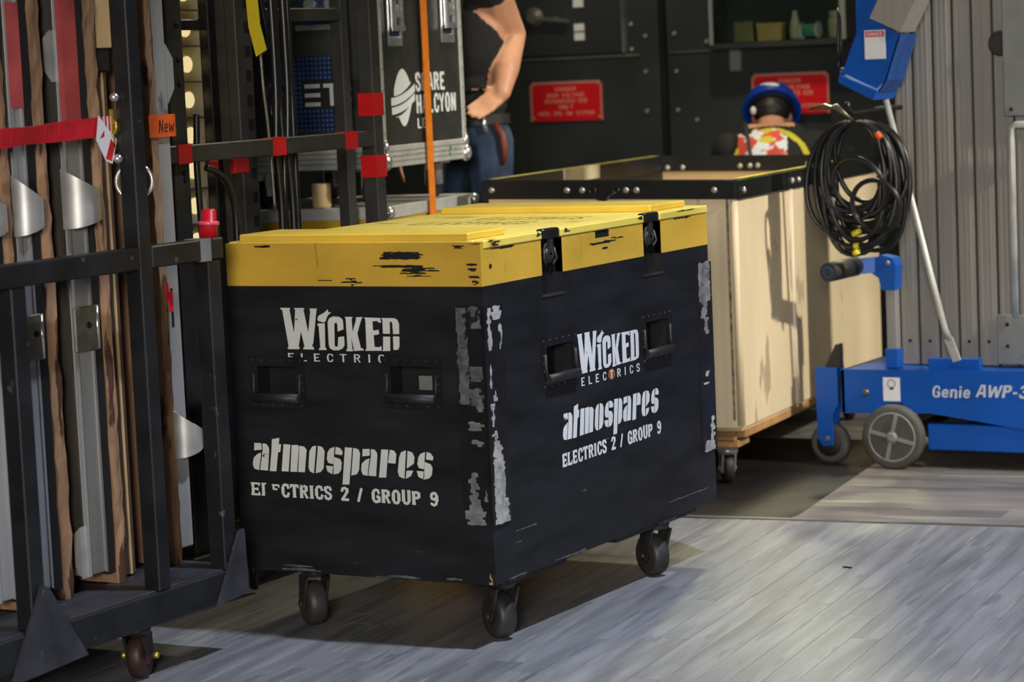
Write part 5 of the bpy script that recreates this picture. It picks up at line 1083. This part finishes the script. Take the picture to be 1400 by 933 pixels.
def hand(bm_, wrist, fwd, side, back, s=1.0, curl=.6):
    """palm plus five fingers; fwd finger direction, side towards the thumb, back = back of hand normal"""
    w_, f_, s_, n_ = Vector(wrist), Vector(fwd).normalized(), Vector(side).normalized(), Vector(back).normalized()
    for k in range(4):
        o_ = s_*(.030-.020*k); base = w_+f_*(.085-.004*abs(k-1))*s+o_*s
        capsule(bm_, w_+f_*.02*s+o_*.7*s, .016*s, base, .0125*s, 1)
        l1, l2 = (.038, .044, .040, .032)[k]*s, (.032, .036, .034, .026)[k]*s
        k1 = base+(f_-n_*curl*.45).normalized()*l1; k2 = k1+(f_-n_*curl*1.1).normalized()*l2
        capsule(bm_, base, .0105*s, k1, .0095*s, 1); capsule(bm_, k1, .0095*s, k2, .0078*s, 1)
    t0 = w_+f_*.025*s+s_*.028*s; t1 = t0+(f_*.55+s_*.85).normalized()*.042*s; t2 = t1+(f_*.9+s_*.3-n_*.2).normalized()*.034*s
    capsule(bm_, t0, .017*s, t1, .0125*s, 1); capsule(bm_, t1, .012*s, t2, .0095*s, 1)

# --- standing person, left arm akimbo, on a low step
PX, PY, F0 = -1.785, 2.99, .335
st_ = thing('step_box', (PX-.03, PY, 0), 'low black wooden step under the standing person', 'step')
part(st_, 'top_board', MB().box((PX-.36, PY-.22, F0-.03), (PX+.26, PY+.28, F0), .004), 'wood_step')
for xx in (PX-.34, PY*0+PX+.215): part(st_, 'side_board', MB().box((xx, PY-.2, 0), (xx+.03, PY+.26, F0-.03)), 'wood_step')
b = bmesh.new(); z = lambda h: F0+h
V = lambda x_, y_, h: (PX+x_, PY+y_, F0+h)
for s_ in (-1, 1):
    hip = V(.085*s_, 0, .92); kn = V(.13*s_-.02, -.03, .50); an = V(.155*s_-.03, .02, .085)
    capsule(b, hip, .100, kn, .070); capsule(b, kn, .068, an, .046); capsule(b, V(.155*s_-.03, .03, .042), .042, V(.17*s_-.03, -.14, .034), .034)
ellipsoid(b, V(0, 0, .95), (.168, .118, .12)); ellipsoid(b, V(0, .0, 1.08), (.165, .115, .14)); ellipsoid(b, V(0, 0, 1.30), (.168, .122, .20)); ellipsoid(b, V(-.01, .01, 1.42), (.17, .095, .09))
capsule(b, V(0, .01, 1.46), .06, V(0, -.005, 1.58), .055)
ellipsoid(b, V(0, -.02, 1.69), (.074, .092, .112)); ellipsoid(b, V(0, -.045, 1.635), (.055, .06, .055)); capsule(b, V(0, -.108, 1.70), .010, V(0, -.122, 1.672), .014)
ellipsoid(b, V(.075, -.01, 1.685), (.012, .022, .032)); ellipsoid(b, V(-.075, -.01, 1.685), (.012, .022, .032))
shl = Vector((-1.648, 2.962, 1.845)); el = Vector((-1.640, 3.095, 1.665)); wr = Vector((-1.598, 2.930, 1.440))
capsule(b, V(.08, .0, 1.47), .07, shl, .078); capsule(b, shl, .078, el, .062); capsule(b, el, .061, wr-(wr-el)*.4, .056); capsule(b, wr-(wr-el)*.4, .054, wr, .036)
hand(b, wr, (-.36, -.62, -.40), (-.55, .1, .65), (.45, -.80, .2), 1.1, -.25)
shr = V(-.185, .02, 1.435); er = V(-.27, .0, 1.15); wrr = V(-.25, -.12, .93)
capsule(b, shr, .068, er, .048); capsule(b, er, .047, wrr, .032); hand(b, wrr, (0, -.2, -1), (.6, -.8, 0), (-1, 0, 0), 1.0, .5)
me = grow(b, .008, 6)
def rule1(c, n):
    h = c.z-F0; lx = c.x-PX
    if h < .075: return 3
    if h < 1.0 and not (lx < -.2 and h > .70 and h < 1.0 and abs(lx+.25) < .06 and h < .96): return 2
    if h > 1.50 and abs(lx) < .13: return 0
    dl = (Vector(c)-el).length; 
    if lx > .0:
        axis = el-shl; t = (Vector(c)-shl).dot(axis)/axis.length_squared
        perp = ((Vector(c)-shl)-axis*t).length
        if t > .18 and perp < .10 and c.z > 1.50: return 0
        fa = wr-el; t2 = (Vector(c)-el).dot(fa)/fa.length_squared; p2 = ((Vector(c)-el)-fa*t2).length
        if -.3 < t2 < 1.02 and p2 < .064: return 0
        if t2 >= 1.0 and (Vector(c)-wr).length < .22 and ((c.x-PX)/.172)**2+((c.y-PY)/.122)**2 > 1.12: return 0
    else:
        if h < 1.26 and lx < -.19: return 0
    return 1
p1 = body_obj('person', me, ['skin', 'shirt', 'jeans', 'shoe'], rule1, (PX, PY, F0), 'person in a dark t-shirt and blue jeans standing with hand on hip')
bl = MB(); n = 40
ring_pts = [(PX+.172*math.cos(2*math.pi*k/n), PY+.124*math.sin(2*math.pi*k/n)) for k in range(n)]
vs = []; fs = []
for x_, y_ in ring_pts: vs += [(x_, y_, F0+.985), (x_, y_, F0+1.025)]
for k in range(n): j = (k+1) % n; fs.append((2*k, 2*j, 2*j+1, 2*k+1))
bl.raw(vs, fs, True); part(p1, 'belt', bl, 'rubber')
part(p1, 'belt_buckle', MB().box((PX+.022, PY-.131, F0+.985), (PX+.062, PY-.120, F0+1.018), .003), 'brass')
part(p1, 'belt_clip', MB().cyl((PX+.125, PY-.090, F0+.955), (PX+.115, PY-.096, F0+1.025), .010, n=10), 'chrome')
part(p1, 'tool_pouch', MB().tube([(PX+.150, PY-.06, F0+.99), (PX+.178, PY-.055, F0+.94), (PX+.182, PY-.05, F0+.88), (PX+.170, PY-.05, F0+.83)], [.012, .016, .017, .010], 8), 'leather')
bm2 = bmesh.new(); ellipsoid(bm2, V(0, -.005, 1.735), (.083, .098, .085)); me2 = grow(bm2, .012, 2)
hr = bpy.data.objects.new('hair', me2); COL.objects.link(hr); hr.parent = p1; me2.materials.append(M['hair'])
for v in me2.vertices: v.co -= Vector((PX, PY, F0))

# --- person in a hard hat sitting with bent head, back to us
QX, QY = -1.225, 4.63
FW = Vector((-.38, .925, 0)).normalized(); RT = Vector((FW.y, -FW.x, 0))
def Q(r_, f_, h): return tuple(Vector((QX, QY, h))+RT*r_+FW*f_)
sb_ = thing('low_trunk', Q(0, .0, 0), 'low black trunk used as a seat behind the plywood bin', 'trunk', rz=math.atan2(RT.y, RT.x))
part(sb_, 'trunk_body', MB().box((-.25, -.17, 0), (.25, .20, .54), .006), 'case_black', local=True); part(sb_, 'trunk_lid', MB().box((-.255, -.175, .54), (.255, .205, .58), .006), 'case_black', local=True)
b = bmesh.new(); RQ = Matrix((RT, FW, Vector((0, 0, 1)))).transposed()
ellipsoid(b, Q(0, .02, .70), (.185, .15, .12), RQ); ellipsoid(b, Q(0, .03, .88), (.185, .135, .20), RQ); ellipsoid(b, Q(0, .03, 1.06), (.205, .135, .17), RQ); ellipsoid(b, Q(0, .06, 1.155), (.20, .10, .085), RQ)
capsule(b, Q(-.10, .06, 1.185), .060, Q(.10, .06, 1.185), .060)
capsule(b, Q(0, .08, 1.19), .064, Q(0, .16, 1.255), .060)
ellipsoid(b, Q(0, .20, 1.275), (.080, .10, .095), RQ); ellipsoid(b, Q(0, .27, 1.215), (.055, .06, .06), RQ); capsule(b, Q(0, .315, 1.25), .010, Q(0, .33, 1.225), .013)
ellipsoid(b, Q(.080, .20, 1.26), (.012, .022, .03), RQ); ellipsoid(b, Q(-.080, .20, 1.26), (.012, .022, .03), RQ)
for s_ in (-1, 1):
    capsule(b, Q(.19*s_, .07, 1.135), .078, Q(.275*s_, .22, .91), .054); capsule(b, Q(.275*s_, .22, .91), .048, Q(.20*s_, .42, .83), .033)
    hand(b, Q(.20*s_, .42, .83), FW*.8+RT*(-.3*s_)+Vector((0, 0, -.2)), RT*(-s_), Vector((0, 0, 1)), 1.0, .7)
    capsule(b, Q(.10*s_, .05, .675), .095, Q(.17*s_, .44, .58), .068); capsule(b, Q(.17*s_, .44, .58), .066, Q(.16*s_, .42, .09), .045); capsule(b, Q(.16*s_, .40, .042), .042, Q(.18*s_, .56, .036), .036)
me = grow(b, .008, 6)
def rule2(c, n):
    d_ = Vector(c)-Vector((QX, QY, 0)); r_ = d_.dot(RT); f_ = d_.dot(FW); h = c.z
    if h < .075: return 3
    if h < .76 and not (f_ > .34 and h > .70): return 2
    if h > 1.225 and f_ > .02 and abs(r_) < .1: return 0
    if f_ > .30 and h < 1.05: return 0
    if n.dot(FW) < .5 and abs(r_) < .19:
        if math.hypot((r_+.02)/.034, (h-1.175)/.015) < 1: return 5
        if .90 < h < 1.192+.022*math.cos((r_+.03)*14)+.012*math.sin(r_*75) and -.115 < r_+.03 < .100: return 4
        if math.hypot((r_+.02)/.034, (h-1.175)/.015) < 1: return 5
        rad = math.hypot(r_, (h-1.06)*1.05)
        if .150 < rad < .172 and h > 1.10: return 5
    return 1
p2 = body_obj('person', me, ['skin', 'shirt', 'jeans', 'shoe', 'print_red', 'print_yellow'], rule2, (QX, QY, 0), 'person in a blue hard hat and printed black t-shirt seen from behind')
bm2 = bmesh.new(); ellipsoid(bm2, Q(0, .19, 1.295), (.086, .102, .082), RQ); me2 = grow(bm2, .012, 2); me2.materials.append(M['hair'])
for v in me2.vertices: v.co -= Vector((QX, QY, 0))
hr = bpy.data.objects.new('hair', me2); COL.objects.link(hr); hr.parent = p2
# hard hat: dome with a narrow brim, tipped well forward with the head
tilt = math.radians(52); axis = (Vector((0, 0, 1))*math.cos(tilt)+FW*math.sin(tilt)).normalized(); hc = Vector(Q(0, .205, 1.300))
upb = (Vector((0, 0, 1))*math.sin(tilt)-FW*math.cos(tilt)).normalized()
prof = [(-.012, .118), (-.014, .131), (-.008, .133), (.0, .124), (.03, .121), (.06, .110), (.085, .088), (.102, .055), (.108, .02), (.109, .0)]
inn = [(.104, .0), (.096, .052), (.078, .084), (.055, .104), (.020, .116), (-.005, .118), (-.012, .118)]
ht = part(p2, 'hard_hat', MB().lathe(hc, axis, prof+inn, 40), 'hat_blue')
part(ht, 'hat_sticker', MB().sphere(tuple(hc+axis*.035+upb*.108-RT*.005), .040, (1.25, .5, .35)), 'tag_white')
part(ht, 'headband', MB().lathe(hc, axis, [(-.02, .100), (-.02, .103), (.012, .103), (.012, .100)], 30), 'black_hole')
part(p2, 'goggle_clip', MB().sphere(tuple(Vector(Q(-.078, .105, 1.300))), .014, (1, 1, 1.4)), 'tag_white')
part(p2, 'bag_strap', ribbon([Q(-.075, -.112, .95), Q(-.085, -.108, 1.08), Q(-.10, -.06, 1.185), Q(-.115, .04, 1.25)], .016, .004, up=tuple(RT)), 'rubber')
